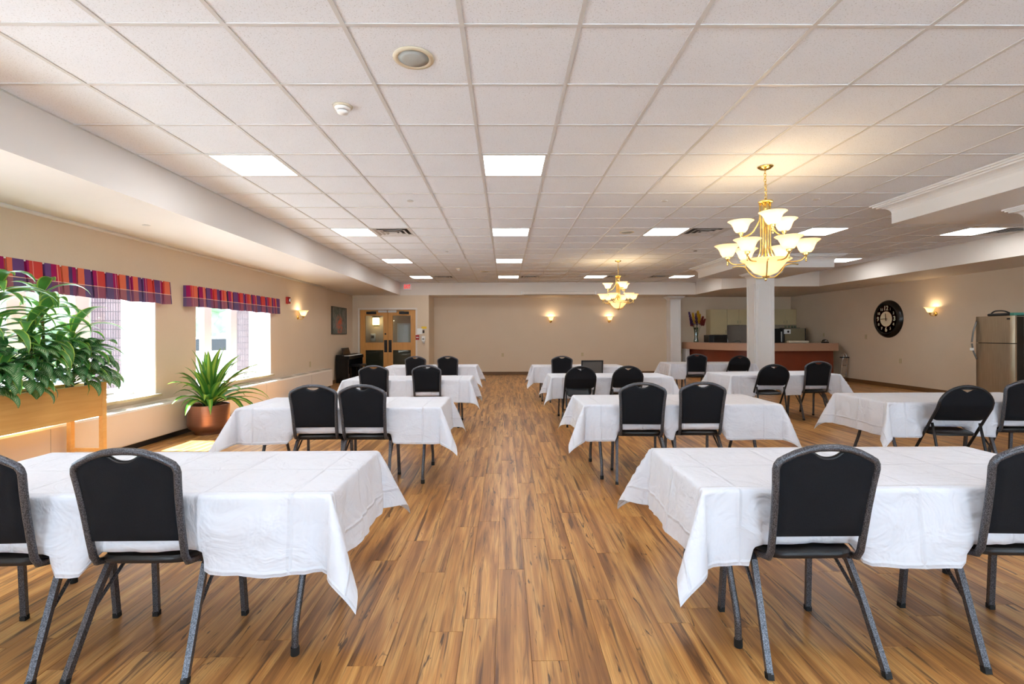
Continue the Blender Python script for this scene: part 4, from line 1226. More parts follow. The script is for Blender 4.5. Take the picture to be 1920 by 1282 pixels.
def tablecloth(cx, cy, rz, seed, seats, label):
    """seats: local x of chairs tucked in at the -y side, where the hem rests on the seat"""
    rng = random.Random(seed)
    def axis(h, n):
        hang = [0.0, 0.008, 0.02, 0.045, 0.08, 0.12, 0.16, 0.20, 0.24, 0.28, OV]
        top = [-h + 2 * h * i / n for i in range(n + 1)]
        return [-h - d for d in hang[:0:-1]] + top + [h + d for d in hang[1:]]
    us, vs_ = axis(TL / 2, 60), axis(TD / 2, 26)
    sh = [(rng.uniform(0.38, 0.50), rng.uniform(-0.22, 0.22)) for _ in range(4)]
    sk = rng.uniform(-0.02, 0.02); sv = rng.uniform(-0.012, 0.012)
    def nz(x, y, z=0.0): return noise.noise(Vector((x + seed * 7.3, y - seed * 3.1, z + seed)))
    V, UV, F = [], [], []
    for v in vs_:
        for u in us:
            sx = 1 if u > 0 else -1; sy = 1 if v > 0 else -1
            a = max(0.0, abs(u) - TL / 2); b = max(0.0, abs(v) - TD / 2)
            x = max(-TL / 2, min(TL / 2, u)); y = max(-TD / 2, min(TD / 2, v)); z = 0.0
            e0 = 0.010
            if a == 0 and b == 0:
                z = 0.0012 * nz(u * 3, v * 3)
            elif b == 0:
                fall = min(1.0, a / 0.12)
                e = e0 * min(1, a / 0.01) + fall * (0.030 * nz(v * 4.5, 3.0 * sx) * (0.4 + a / OV) + 0.016 * nz(v * 9, a * 6) + 0.010 * nz(v * 22, a * 3) + 0.020 * a / OV)
                x += sx * max(0.004 * min(1, a / 0.01), e); z = -a * 0.995
            elif a == 0:
                near = sstep(TL / 2 - 0.28, TL / 2, abs(u))
                fall = min(1.0, b / 0.12)
                e = e0 * min(1, b / 0.01) + fall * (0.026 * nz(u * 3.2, 9.0 * sy) * (0.4 + b / OV) + 0.015 * nz(u * 7, b * 6 + 5) + 0.008 * nz(u * 20, b * 4) + 0.016 * b / OV + 0.03 * near * nz(u * 14, 1.7))
                y += sy * max(0.004 * min(1, b / 0.01), e); z = -b * 0.995
            else:
                r = math.hypot(a, b); th = math.atan2(b, a)
                k, skew = sh[(sx > 0) * 2 + (sy > 0)]
                q = th / (PI / 2)
                q2 = max(0.0, min(1.0, q + skew * math.sin(PI * q) * 0.5))
                lobe = math.sin(PI * q2) ** 0.85
                rho = r * k * lobe
                phi = (0.5 + 0.5 * math.sin((q - 0.5) * PI)) * PI / 2
                phi = phi * 0.55 + (PI / 4) * 0.45 * lobe + (PI / 2) * q * 0.45 * (1 - lobe)
                e = e0 * min(1, r / 0.01) + min(1.0, r / 0.12) * (0.008 + 0.010 * nz(q * 5, r * 3, sx + 2 * sy))
                d = rho + e
                x += sx * math.cos(phi) * d; y += sy * math.sin(phi) * d
                z = -math.sqrt(max(0.0, r * r - rho * rho)) * 0.995
            z += ((sk * u * 0.3 + sv * v * 0.6) * 0.5 + 0.012 * nz(u * 2.6, v * 2.6, 4.0)) * min(1, (a + b) / 0.2)
            zw = ZT + 0.002 + z
            if v < -TD / 2 and y < 0:
                for sxp in seats:
                    m = 1 - sstep(0.19, 0.25, abs(x - sxp))
                    if m > 0 and zw < SEAT + 0.012:
                        ex = SEAT + 0.012 - zw
                        zw += ex * m
                        y += ex * m * 0.9
            V.append((x, y, zw)); UV.append((u, v))
    nu = len(us)
    for j in range(len(vs_) - 1):
        for i in range(nu - 1):
            F.append((j * nu + i, j * nu + i + 1, (j + 1) * nu + i + 1, (j + 1) * nu + i))
    o = MB().add(V, F, UV).build('tablecloth', 'cloth', None, smooth=True, fixn=False)
    o.location = (cx, cy, 0); o.rotation_euler = (0, 0, rz)
    return tag(o, label, 'tablecloth', 'white tablecloths')

# ---- banquet chair, local origin on the floor under the seat, facing +y
HT = 0.932
def by(z):   # lean of the back
    return -0.195 - 0.085 * max(0.0, (z - 0.48) / 0.45)
def hw(z):
    for (z0, w0), (z1, w1) in (((0.40, 0.184), (0.60, 0.186)), ((0.60, 0.186), (0.72, 0.191)), ((0.72, 0.191), (0.832, 0.200))):
        if z <= z1: return w0 + (w1 - w0) * max(0, (z - z0)) / (z1 - z0)
    return 0.200
ARCH = [(0.200, 0.822), (0.197, 0.840), (0.188, 0.855), (0.168, 0.867), (0.128, 0.887), (0.080, 0.903), (0.04, 0.909), (0.0, 0.910)]
def arch_z(x):
    x = abs(x)
    for (x0, z0), (x1, z1) in zip(ARCH, ARCH[1:]):
        if x1 <= x <= x0: return z0 + (z1 - z0) * (x0 - x) / (x0 - x1)
    return ARCH[0][1]
def banquet_chair(label):
    t = thing('banquet_chair', label, 'chair', (0, 0, 0), 0, 'black banquet chairs')
    # frame: seat rail, upright, arch and back down again
    half = [(0.182, 0.17, 0.415), (0.184, 0.0, 0.418), (0.184, -0.12, 0.424), (0.184, -0.172, 0.436), (0.184, -0.192, 0.47), (0.186, by(0.56), 0.56), (hw(0.65), by(0.65), 0.65), (hw(0.75), by(0.75), 0.75)] + [(x, by(z), z) for x, z in ARCH]
    full = half + [(-x, y, z) for x, y, z in half[-2::-1]]
    MB().tube(full, 0.0145, 8).build('back_frame', 'hammer', t, smooth=True)
    # upholstered panel with the hand hole left open above it
    nx, nzs = 20, 16
    def top(x):
        ti = arch_z(x) - 0.012
        dip = 0.864 + 0.034 * (abs(x) / 0.072) ** 2.2 if abs(x) < 0.072 else 9
        return min(ti, dip)
    F_, B2 = [], []
    for j in range(nzs + 1):
        for i in range(nx + 1):
            s = -1 + 2 * i / nx
            x = s * 0.188
            zt = top(x); z = 0.535 + (zt - 0.535) * j / nzs
            x = s * (hw(z) - 0.010)
            edge = min((1 - abs(s)) * 0.2, (z - 0.535), zt - z)
            puff = 0.010 + 0.016 * sstep(0, 0.025, edge)
            F_.append((x, by(z) + puff, z)); B2.append((x, by(z) - 0.004 - 0.009 * sstep(0, 0.02, edge), z))
    n1 = nx + 1; N = n1 * (nzs + 1); fs = []
    for j in range(nzs):
        for i in range(nx):
            a = j * n1 + i
            fs += [(a, a + 1, a + n1 + 1, a + n1), (N + a, N + a + n1, N + a + n1 + 1, N + a + 1)]
    loop = [i for i in range(n1)] + [j * n1 + nx for j in range(1, nzs + 1)] + [nzs * n1 + i for i in range(nx - 1, -1, -1)] + [j * n1 for j in range(nzs - 1, 0, -1)]
    for p, q in zip(loop, loop[1:] + loop[:1]): fs.append((p, N + p, N + q, q))
    MB().add(F_ + B2, fs).build('back_panel', 'fabric', t, smooth='auto')
    # hand-hole lip
    MB().tube([(x, by(0.875) + 0.004, top(x)) for x in [-0.066 + 0.132 * k / 12 for k in range(13)]], 0.009, 6).build('handle_lip', 'vinyl', t, smooth=True)
    # seat
    sm = MB(); vs = []
    nr = 32
    rings = [(0.86, 0.425), (0.98, 0.428), (1.0, 0.437), (1.0, 0.448), (0.96, 0.458), (0.80, 0.462), (0.4, 0.464)]
    for sc_, z in rings:
        for k in range(nr):
            a = 2 * PI * k / nr
            ca, sa = math.cos(a), math.sin(a)
            p = 0.32
            x = 0.200 * sc_ * math.copysign(abs(ca) ** p, ca); y = 0.025 + 0.200 * sc_ * math.copysign(abs(sa) ** p, sa)
            vs.append((x * (1.0 + 0.06 * (y - 0.025) / 0.2), y, z))
    fs = [(i * nr + k, i * nr + (k + 1) % nr, (i + 1) * nr + (k + 1) % nr, (i + 1) * nr + k) for i in range(len(rings) - 1) for k in range(nr)]
    fs += [tuple(range(nr))[::-1], tuple((len(rings) - 1) * nr + k for k in range(nr))]
    sm.add(vs, fs).build('seat', 'vinyl', t, smooth='auto')
    for s in (-1, 1):
        a = MB().tube([(s * 0.196, -0.02, 0.425), (s * 0.203, -0.09, 0.385), (s * 0.212, -0.135, 0.30), (s * 0.232, -0.265, 0.018)], 0.0165, 4).build('leg', 'hammer', t)
        MB().tube([(s * 0.2315, -0.262, 0.024), (s * 0.233, -0.270, 0.0)], 0.018, 4).build('foot_cap', 'rubber', a)
        b = MB().tube([(s * 0.196, 0.14, 0.415), (s * 0.205, 0.185, 0.35), (s * 0.213, 0.21, 0.018)], 0.0165, 4).build('leg', 'hammer', t)
        MB().tube([(s * 0.213, 0.2095, 0.024), (s * 0.2135, 0.2105, 0.0)], 0.018, 4).build('foot_cap', 'rubber', b)
        MB().tube([(s * 0.218, -0.175, 0.215), (s * 0.20, 0.06, 0.41)], 0.008, 6).build('side_brace', 'hammer', t)
    MB().tube([(-0.197, -0.10, 0.412), (0.197, -0.10, 0.412)], 0.009, 6).build('rear_rail', 'hammer', t)
    MB().tube([(-0.19, 0.15, 0.408), (0.19, 0.15, 0.408)], 0.009, 6).build('front_rail', 'hammer', t)
    return t

def folding_chair(label, raised=False):
    t = thing('folding_chair', label, 'chair', (0, 0, 0), 0, 'black padded folding chairs')
    W = 0.222
    def yy(z): return -0.245 - 0.03 * (z - 0.7) / 0.185 if z > 0.7 else -0.245 + (0.70 - z) * 0.66
    pts = [(W, yy(0.0), 0.014), (W, yy(0.25), 0.25), (W, yy(0.45), 0.45), (W, yy(0.6), 0.6), (W, yy(0.68), 0.68)]
    for k in range(1, 10):
        a = k / 9 * PI / 2
        pts.append((W * math.cos(a), yy(0.70 + 0.18 * math.sin(a)), 0.70 + 0.18 * math.sin(a)))
    full = pts + [(-x, y, z) for x, y, z in pts[-2::-1]]
    MB().tube(full, 0.0125, 8).build('frame_tube', 'chair_metal', t, smooth=True)
    # oval back pad with a wedge-shaped hand hole: outer rows bend round the hole
    def wout(z):
        if z >= 0.70: return W * math.sqrt(max(0.0, 1 - ((z - 0.70) / 0.18) ** 2))
        return W
    F_, B2 = [], []
    nx, nzs = 24, 16
    z0 = 0.555
    def ztop(x): return 0.70 + 0.172 * math.sqrt(max(0.0, 1 - (x / (W - 0.001)) ** 2))
    def hole(x): return 0.852 - 0.030 * (1 - abs(x) / 0.055) if abs(x) < 0.055 else 9
    for j in range(nzs + 1):
        for i in range(nx + 1):
            s = -1 + 2 * i / nx
            x = s * (W - 0.008)
            zt = min(ztop(x), hole(x))
            zb = z0 + 0.025 * max(0.0, (abs(s) - 0.8) / 0.2) ** 2
            z = zb + (max(zt, zb + 0.01) - zb) * j / nzs
            edge = min((1 - abs(s)) * 0.2, z - zb, zt - z)
            F_.append((x, yy(z) + 0.006 + 0.022 * sstep(0, 0.03, edge), z)); B2.append((x, yy(z) - 0.006 - 0.008 * sstep(0, 0.03, edge), z))
    n1 = nx + 1; N = n1 * (nzs + 1); fs = []
    for j in range(nzs):
        for i in range(nx):
            a = j * n1 + i
            fs += [(a, a + 1, a + n1 + 1, a + n1), (N + a, N + a + n1, N + a + n1 + 1, N + a + 1)]
    loop = [i for i in range(n1)] + [j * n1 + nx for j in range(1, nzs + 1)] + [nzs * n1 + i for i in range(nx - 1, -1, -1)] + [j * n1 for j in range(nzs - 1, 0, -1)]
    for p, q in zip(loop, loop[1:] + loop[:1]): fs.append((p, N + p, N + q, q))
    MB().add(F_ + B2, fs).build('back_pad', 'fabric', t, smooth='auto')
    MB().tube([(-0.06, yy(0.86), 0.858), (0.06, yy(0.86), 0.858)], 0.010, 6).build('handle_bar', 'chair_metal', t, smooth=True)
    # seat
    nr = 28; vs = []
    rings = [(0.9, 0.0), (1.0, 0.006), (1.0, 0.024), (0.93, 0.034), (0.5, 0.038)]
    for sc_, z in rings:
        for k in range(nr):
            a = 2 * PI * k / nr; ca, sa = math.cos(a), math.sin(a); p = 0.42
            vs.append((0.195 * sc_ * math.copysign(abs(ca) ** p, ca), 0.20 * sc_ * math.copysign(abs(sa) ** p, sa), z))
    fs = [(i * nr + k, i * nr + (k + 1) % nr, (i + 1) * nr + (k + 1) % nr, (i + 1) * nr + k) for i in range(len(rings) - 1) for k in range(nr)]
    fs += [tuple(range(nr))[::-1], tuple((len(rings) - 1) * nr + k for k in range(nr))]
    st = MB().add(vs, fs).build('seat', 'vinyl', t, smooth='auto')
    if raised: st.location = (0, 0.0, 0.60); st.rotation_euler = (math.radians(72), 0, 0)
    else: st.location = (0, 0.06, 0.415); st.rotation_euler = (math.radians(2.5), 0, 0)
    for s in (-1, 1):
        x = s * (W - 0.022)
        leg = MB().tube([(x, yy(0.53), 0.53), (x, -0.18, 0.35), (x, -0.27, 0.014)], 0.0115, 8).build('rear_leg', 'chair_metal', t, smooth=True)
        MB().lathe([(0.014, 0.0), (0.0145, 0.03)], 10, (x, -0.27, 0)).build('foot_cap', 'rubber', leg, smooth='auto')
        MB().lathe([(0.0155, 0.0), (0.016, 0.03)], 10, (s * W, yy(0.0), 0)).build('foot_cap', 'rubber', t, smooth='auto')
    MB().tube([(-W + 0.02, -0.24, 0.12), (W - 0.02, -0.24, 0.12)], 0.008, 6).build('rear_rung', 'chair_metal', t)
    MB().tube([(-W, yy(0.2), 0.20), (W, yy(0.2), 0.20)], 0.008, 6).build('front_rung', 'chair_metal', t)
    return t

TABLES = [  # near-left x, x right, near y, rz, seed, column words
    ('L1', -2.55, 2.04, 0.0), ('L2', -2.41, 4.43, 0.0), ('L3', -2.34, 7.08, 0.0), ('L4', -2.43, 9.95, 0.0),
    ('M1', 0.835, 2.065, 0.0), ('M2', 0.725, 4.53, 0.0), ('M3', 0.70, 7.42, 0.0), ('M4', 0.56, 9.80, 0.0),
    ('R2', 3.60, 4.60, 0.0), ('R3', 3.50, 7.60, 0.09), ('R4', 3.56, 10.55, 0.0)]
ROWN = {'1': 'front-row', '2': 'second-row', '3': 'third-row', '4': 'back-row'}
COLN = {'L': 'in the window-side column', 'M': 'in the middle column', 'R': 'in the clock-side column'}
# chairs: table, kind, x of the chair, offset in y, yaw, words
CH = [('L1', 'b', -2.085, 0.0, 0.04, 'farther from the aisle'), ('L1', 'b', -1.485, 0.02, 0.0, 'closer to the aisle'),
      ('L2', 'b', -1.70, 0.03, 0.03, 'farther from the aisle'), ('L2', 'b', -1.255, 0.02, -0.02, 'closer to the aisle'),
      ('L3', 'b', -1.885, 0.03, 0.05, 'farther from the aisle'), ('L3', 'b', -1.125, 0.04, 0.0, 'closer to the aisle'),
      ('L4', 'b', -1.80, 0.0, 0.0, 'farther from the aisle'), ('L4', 'b', -1.16, 0.02, 0.0, 'closer to the aisle'),
      ('M1', 'b', 1.265, -0.01, 0.0, 'closer to the aisle'), ('M1', 'b', 2.16, 0.0, -0.05, 'farther from the aisle'),
      ('M2', 'b', 1.25, 0.0, -0.08, 'closer to the aisle'), ('M2', 'b', 1.79, 0.03, -0.03, 'farther from the aisle'),
      ('M3', 'fr', 1.09, -0.02, 0.0, 'closer to the aisle'), ('M3', 'f', 1.79, 0.02, 0.0, 'farther from the aisle'),
      ('M4', 'b', 1.11, 0.03, 0.0, 'closer to the aisle'), ('M4', 'm', 1.70, 0.02, 0.0, ''),
      ('R2', 'f', 4.14, 0.0, -0.12, ''), ('R2', 'b', 4.85, 0.0, -0.12, ''),
      ('R3', 'f', 4.08, 0.0, -0.10, ''), ('R3', 'b', 4.86, 0.0, 0.0, ''),
      ('R4', 'b', 4.10, 0.0, -0.12, ''), ('R4', 'f', 4.92, 0.0, 0.0, '')]
tabs = {}
for k, (nm, x0, yn, rz) in enumerate(TABLES):
    ca, sa = math.cos(rz), math.sin(rz)
    cx = x0 + TL / 2 * ca - TD / 2 * sa; cy = yn + TL / 2 * sa + TD / 2 * ca
    tabs[nm] = (cx, cy, rz)
first = None
for k, (nm, x0, yn, rz) in enumerate(TABLES):
    cx, cy, _ = tabs[nm]
    where = '%s table %s' % (ROWN[nm[1]], COLN[nm[0]])
    if first is None: first = folding_table(cx, cy, rz, 'dark-legged folding table beneath the cloth, ' + where)
    else: dup(first, (cx, cy, 0), rz, 'dark-legged folding table beneath the cloth, ' + where)
    seats = []
    for ch in CH:
        if ch[0] == nm and ch[1] != 'fr':
            dx, dy = ch[2] - cx, (yn + 0.12) - cy
            seats.append(dx / max(0.2, ca) if rz else dx)
    tablecloth(cx, cy, rz, k + 1, seats, 'white cloth draped over the ' + where)
proto = {}
for nm, kind, x, dy, rz, words in CH:
    cx, cy, trz = tabs[nm]
    yn = cy + (x - cx) * math.tan(trz) - TD / 2
    where = '%s table %s' % (ROWN[nm[1]], COLN[nm[0]])
    if kind == 'm':
        t = thing('mesh_chair', 'grey mesh-backed square chair at the back-row table beyond the aisle', 'chair', (x, yn + 0.10, 0), 0)
        MB().holes([-0.215, -0.19, 0.19, 0.215], [0.50, 0.53, 0.81, 0.835], [(-0.19, 0.19, 0.53, 0.81)], -0.215, -0.19, lambda u, w, z: (u, w - (z - 0.5) * 0.15, z)).build('back_frame', 'chair_metal', t)
        MB().holes([-0.195, 0.195], [0.525, 0.815], [], -0.206, -0.198, lambda u, w, z: (u, w - (z - 0.5) * 0.15, z)).build('mesh_back', 'mesh_grey', t)
        MB().box(-0.20, -0.17, 0.43, 0.20, 0.22, 0.46, 0.015).build('seat', 'mesh_grey', t, smooth='auto')
        for s in (-1, 1):
            MB().tube(smooth_path([(s * 0.205, -0.20, 0.52), (s * 0.21, -0.17, 0.44), (s * 0.215, -0.20, 0.012)], 4), 0.012, 8).build('leg', 'chair_metal', t, smooth=True)
            MB().tube([(s * 0.205, 0.18, 0.44), (s * 0.215, 0.21, 0.0)], 0.012, 8).build('leg', 'chair_metal', t, smooth=True)
        continue
    word = {'b': 'black banquet chair with hammered grey frame', 'f': 'black padded folding chair', 'fr': 'black padded folding chair with raised seat'}[kind]
    lab = '%s at the %s' % (word, where) + (', ' + words if words and kind == 'b' else '')
    lab = lab.replace(' with hammered grey frame', '')
    loc = (x, yn + (0.135 if kind == 'b' else 0.0) + dy, 0)
    if kind not in proto:
        proto[kind] = banquet_chair(lab) if kind == 'b' else folding_chair(lab, kind == 'fr')
        proto[kind].location = loc; proto[kind].rotation_euler = (0, 0, rz)
    else: dup(proto[kind], loc, rz, lab)

# ---------------------------------------------------------------- plants
def leaf_mesh(L, W, elev, droop, az, mat, name, parent, origin, fold=0.25, wave=0.0, prof='strap', stalk=0.0, rng=random):
    """a leaf that leaves its origin at elevation elev, then bends down by droop along its length"""
    n = 9
    pts = []; p = Vector((0, 0, 0)); e = elev
    if stalk > 0:
        p = Vector((math.cos(e) * stalk, 0, math.sin(e) * stalk))
    for i in range(n + 1):
        s = i / n
        pts.append((p.copy(), e))
        p = p + Vector((math.cos(e), 0, math.sin(e))) * (L / n)
        e -= droop / n * (0.5 + s)
    vs, uv, fs = [], [], []
    roll = rng.uniform(-0.35, 0.35)
    for i, (c, e) in enumerate(pts):
        s = i / n
        if prof == 'strap': w = W * (min(1.0, 0.35 + 2.2 * s) * (1 - s ** 3.2)) + 0.0015
        else: w = W * math.sin(PI * min(1, (s * 0.93 + 0.05)) ** 0.8) * (1 - 0.15 * s) + 0.0015
        up = Vector((-math.sin(e), 0, math.cos(e)))
        side = Vector((0, 1, 0))
        side = side * math.cos(roll * s) + up * math.sin(roll * s)
        k = wave * math.sin(s * 11 + L * 40)
        for j, q in enumerate((-1, -0.5, 0, 0.5, 1)):
            vs.append(c + side * q * w + up * (abs(q) * w * fold + k * q * w)); uv.append((j / 4, s))
    for i in range(n):
        for j in range(4): fs.append((i * 5 + j, i * 5 + j + 1, i * 5 + 6 + j, i * 5 + 5 + j))
    mb = MB()
    if stalk > 0:
        pass
    mb.add(vs, fs, uv)
    o = mb.build(name, mat, parent, smooth=True, fixn=False)
    o.location = origin; o.rotation_euler = (0, 0, az)
    if stalk > 0:
        MB().tube([(0, 0, 0), (math.cos(elev) * stalk * 1.06, 0, math.sin(elev) * stalk * 1.06)], 0.004, 5).build('leaf_stalk', 'stem_green', o)
    return o

# wooden planter on legs by the window
PX0, PX1, PY0, PY1, PZ0, PZ1 = -4.36, -4.02, 3.25, 4.98, 0.56, 0.895
t = thing('wooden_planter', 'honey-coloured wooden planter box on legs in front of the window', 'planter', (0, 0, 0))
for x in (PX0, PX1 - 0.022): MB().box(x, PY0 + 0.03, PZ0, x + 0.022, PY1 - 0.03, PZ1 - 0.015, 0.003).build('side_board', 'planter_wood', t)
for y in (PY0 + 0.012, PY1 - 0.034): MB().box(PX0 + 0.022, y, PZ0, PX1 - 0.022, y + 0.022, PZ1 - 0.015, 0.003).build('end_board', 'planter_wood', t)
MB().box(PX0 + 0.022, PY0 + 0.034, PZ0 + 0.01, PX1 - 0.022, PY1 - 0.034, PZ0 + 0.03).build('bottom_board', 'planter_wood', t)
MB().box(PX0 + 0.023, PY0 + 0.035, PZ0 + 0.03, PX1 - 0.023, PY1 - 0.035, PZ1 - 0.06).build('soil', 'soil', t)
for x in (PX0 - 0.012, PX1 - 0.033):
    for y in (PY0, PY1 - 0.045): MB().box(x, y, 0, x + 0.045, y + 0.045, PZ1, 0.003).build('leg', 'planter_wood', t)
for y in (PY0 + 0.01, PY1 - 0.035): MB().box(PX0 + 0.03, y, 0.20, PX1 - 0.03, y + 0.025, 0.235, 0.002).build('stretcher', 'planter_wood', t)
PS = PZ1 - 0.06
def dracaena(x, y, H, nl, seed, label):
    rng = random.Random(seed)
    t = thing('dracaena', label, 'plant', (x, y, PS), 0, 'plants in the wooden planter')
    MB().tube(smooth_path([(0, 0, 0), (0.02, 0.01, H * 0.5), (0.0, 0.0, H)], 4), [0.011] * 9, 7).build('cane', 'cane', t, smooth=True)
    for k in range(nl):
        f = k / (nl - 1)
        z = H * (0.22 + 0.78 * f ** 0.85)
        az = k * 2.4 + rng.uniform(-0.5, 0.5)
        L = rng.uniform(0.32, 0.50) * (0.72 if math.cos(az) < -0.2 else 1.0)
        leaf_mesh(L, rng.uniform(0.034, 0.056), rng.uniform(0.15, 0.75) + 0.55 * f ** 4, rng.uniform(1.5, 2.7), az, 'leaf_dracaena', 'leaf', t, (0.01, 0, z), 0.26, 0.07, rng=rng)
dracaena(-4.16, 4.02, 0.98, 40, 1, 'tall dracaena with yellow-edged leaves at the frame side of the planter')
dracaena(-4.18, 4.46, 0.90, 40, 2, 'tall dracaena with yellow-edged leaves in the middle of the planter')
dracaena(-4.22, 3.66, 0.95, 22, 3, 'dracaena at the hidden end of the planter')
dracaena(-4.10, 4.26, 0.60, 28, 4, 'shorter dracaena low between the two tall ones')
dracaena(-4.16, 4.76, 0.56, 28, 8, 'shorter dracaena near the corner post of the planter')
def aglaonema(x, y, nl, seed, label):
    rng = random.Random(seed)
    t = thing('aglaonema', label, 'plant', (x, y, PS), 0, 'plants in the wooden planter')
    MB().tube([(0, 0, 0), (0, 0, 0.12)], 0.012, 6).build('stem', 'stem_green', t)
    for k in range(nl):
        f = k / (nl - 1)
        az = k * 2.4 + rng.uniform(-0.4, 0.4)
        if k % 2 == 0: az = rng.uniform(-1.1, 1.1)
        leaf_mesh(rng.uniform(0.20, 0.29), rng.uniform(0.048, 0.066), rng.uniform(0.1, 0.6) + 0.5 * f, rng.uniform(1.6, 2.6), az, 'leaf_aglaonema', 'leaf', t, (0, 0, 0.04 + 0.30 * f), 0.16, 0.05, 'oval', rng.uniform(0.08, 0.13), rng)
    spill(t, seed + 50)
def spill(t, seed):
    rng = random.Random(seed)
    for k in range(7):
        leaf_mesh(rng.uniform(0.22, 0.30), rng.uniform(0.052, 0.068), rng.uniform(0.25, 0.6), rng.uniform(2.0, 2.8), rng.uniform(-0.75, 0.75), 'leaf_aglaonema', 'leaf', t, (0.02, rng.uniform(-0.1, 0.1), 0.07 + 0.03 * k), 0.14, 0.04, 'oval', rng.uniform(0.06, 0.11), rng)
for k, (y, lb) in enumerate(((3.75, 'by the frame edge'), (4.05, 'below the first tall dracaena'), (4.33, 'in the middle of the planter'), (4.60, 'below the second tall dracaena'), (4.84, 'spilling over the corner post'))):
    aglaonema(-4.10 + 0.03 * (k % 2), y, 24, 20 + k, 'silver-veined broad-leaved aglaonema ' + lb)

# copper pot with corn plant
t = thing('copper_planter', 'round brushed copper pot on the floor by the heater', 'pot', (-4.12, 6.86, 0))
POT = [(0.0, 0.0), (0.175, 0.0), (0.178, 0.03), (0.19, 0.05), (0.245, 0.09), (0.258, 0.14), (0.258, 0.40), (0.252, 0.405), (0.245, 0.40), (0.243, 0.30), (0.0, 0.30)]
MB().lathe(POT, 40).build('pot', 'copper', t, smooth='auto')
MB().lathe([(0.0, 0.352), (0.244, 0.35)], 32).build('soil', 'soil', t)
t = thing('corn_plant', 'green corn plant with pale striped leaves growing in the copper pot', 'plant', (-4.12, 6.86, 0.352))
rng = random.Random(11)
for k in range(6):
    a = k * PI / 3
    MB().tube([(0.06 * math.cos(a), 0.06 * math.sin(a), 0.0), (0.08 * math.cos(a), 0.08 * math.sin(a), 0.10)], 0.014, 6).build('stem', 'stem_green', t, smooth=True)
for k in range(54):
    f = k / 53
    az = k * 2.4 + rng.uniform(-0.3, 0.3)
    L = rng.uniform(0.55, 0.92)
    el = 0.35 + 1.15 * rng.random() ** 0.9
    lf = leaf_mesh(L, rng.uniform(0.034, 0.056), el, rng.uniform(0.4, 1.4) + (1.5 - el) * 0.8, az, 'leaf_corn', 'leaf', t, (0.05 * math.cos(az), 0.05 * math.sin(az), 0.02 + 0.05 * rng.random()), 0.35, 0.10, rng=rng)
    # keep the leaves on the room side of the wall
    if math.cos(az) < -0.35: lf.scale = (0.55, 0.9, 1.0)
tag(MB().tube(smooth_path([(0, 0, 0), (0.02, 0.05, 0.006), (0.0, 0.12, 0.004), (0.03, 0.2, 0.003)], 4), 0.004, 5).build('dry_twig', 'cane', loc=(XL - 0.12, 9.05, ZW0 + 0.036)), 'small dry twig lying on the window sill behind the corn plant', 'twig')

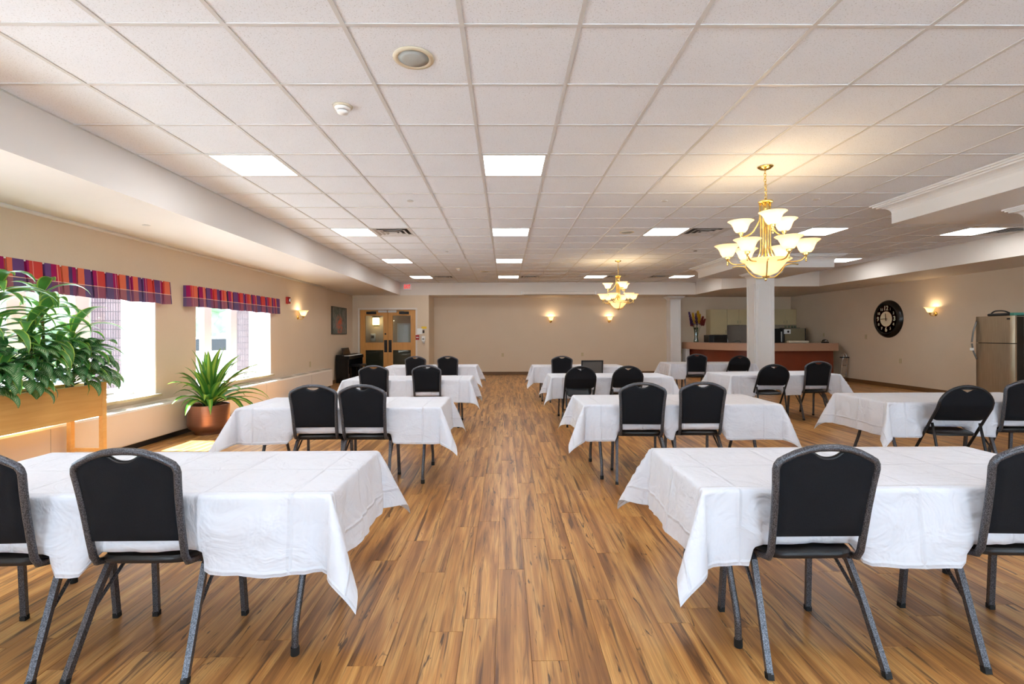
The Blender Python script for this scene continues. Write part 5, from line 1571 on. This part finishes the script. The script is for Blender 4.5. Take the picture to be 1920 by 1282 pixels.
# ---------------------------------------------------------------- outside the windows
struct(MB().prism([(-60, -50), (40, -50), (40, Y0 - 0.31), (XL - 0.41, Y0 - 0.31), (XL - 0.41, 18), (-8, 18), (-8, 70), (-60, 70)], -0.25, -0.15).build('ground', 'concrete'), 'pale parking area outside')
for k, (a, b) in enumerate(((3.50, 4.05), (6.72, 7.20), (9.95, 10.5))):
    struct(MB().box(-5.62, a, -0.15, XL - 0.40, b, 3.6).build('wall_pier', 'brick'), 'ribbed brick pier outside the windows')
struct(MB().box(XL - 0.75, Y0, 3.02, XL - 0.02, 15.5, 3.3).build('roof_edge', 'concrete'), 'roof edge above the windows')
def car(x, y, rz, mat, label):
    t = thing('parked_car', label, 'car', (x, y, -0.15), rz)
    side = [(-2.1, 0.35), (-2.1, 0.75), (-1.95, 0.88), (-1.1, 0.95), (-0.45, 1.42), (0.9, 1.45), (1.7, 1.02), (2.1, 0.92), (2.15, 0.4), (1.9, 0.28), (-1.9, 0.28)]
    vs = []
    for s, w in ((-1, 0.85), (1, 0.85)):
        for px, pz in side: vs.append((px, s * (w if pz < 1.1 else w - 0.16), pz))
    n = len(side)
    MB().add(vs, [tuple(range(n)), tuple(range(n, 2 * n))[::-1]] + [(i, n + i, n + (i + 1) % n, (i + 1) % n) for i in range(n)]).build('body', mat, t, smooth='auto')
    MB().add([(-1.06, -0.62, 0.99), (-1.06, 0.62, 0.99), (-0.49, 0.60, 1.395), (-0.49, -0.60, 1.395)], [(0, 1, 2, 3)]).build('windscreen', 'black_gloss', t, loc=(-0.012, 0, 0.012))
    for s in (-1, 1):
        MB().add([(-0.85, s * 0.835, 1.0), (1.4, s * 0.835, 1.0), (0.8, s * 0.70, 1.38), (-0.4, s * 0.70, 1.38)], [(0, 1, 2, 3)]).build('side_window', 'black_gloss', t, loc=(0, s * 0.02, 0))
        for wx in (-1.35, 1.35):
            w = MB().lathe([(0.0, -0.1), (0.30, -0.1), (0.32, -0.07), (0.32, 0.07), (0.30, 0.1), (0.0, 0.1)], 20, (wx, s * 0.80, 0.32), 'y').build('wheel', 'rubber', t, smooth='auto')
            MB().lathe([(0.0, -0.11), (0.19, -0.105), (0.2, -0.09)], 16, (wx, s * 0.82, 0.32), 'y').build('hubcap', 'chrome', w, smooth='auto')
    for s in (-1, 1): MB().box(-2.12, s * 0.6 - 0.16, 0.62, -2.06, s * 0.6 + 0.16, 0.76, 0.02).build('headlight', 'paper', t)
car(-10.2, 16.6, 0.9, 'car_paint', 'silver car parked outside the window behind the copper pot')
def tree(x, y, H, r, seed, label):
    rng = random.Random(seed)
    t = thing('tree', label, 'tree', (x, y, -0.15), 0, 'trees outside')
    MB().tube([(0, 0, 0), (0.05, 0, H * 0.4), (0, 0.05, H * 0.7)], [0.14, 0.11, 0.05], 8).build('trunk', 'bark', t, smooth=True)
    bm = bmesh.new(); bmesh.ops.create_icosphere(bm, subdivisions=4, radius=1.0)
    for v in bm.verts:
        k = 1 + 0.35 * noise.noise(v.co * 2.3 + Vector((seed, 0, 0))) + 0.2 * noise.noise(v.co * 7)
        v.co = Vector((v.co.x * r * k, v.co.y * r * k, H * 0.62 + v.co.z * H * 0.42 * k))
    me = bpy.data.meshes.new('crown'); bm.to_mesh(me); bm.free(); me.materials.append(M['tree_green'])
    o = bpy.data.objects.new('crown', me); C.objects.link(o); o.parent = t
for k, (x, y, H, r, lb) in enumerate(((-19, 28, 6.0, 3.2, 'leafy tree beyond the parked car'), (-15, 15, 4.5, 2.4, 'leafy tree outside between the two windows'), (-24, 36, 7.0, 4.0, 'broad tree far behind the parked car'), (-15, 9.0, 4.0, 2.2, 'round green tree outside the planter window'), (-22, 20, 6.0, 3.5, 'distant green tree across the parking area'))):
    tree(x, y, H, r, k + 1, lb)
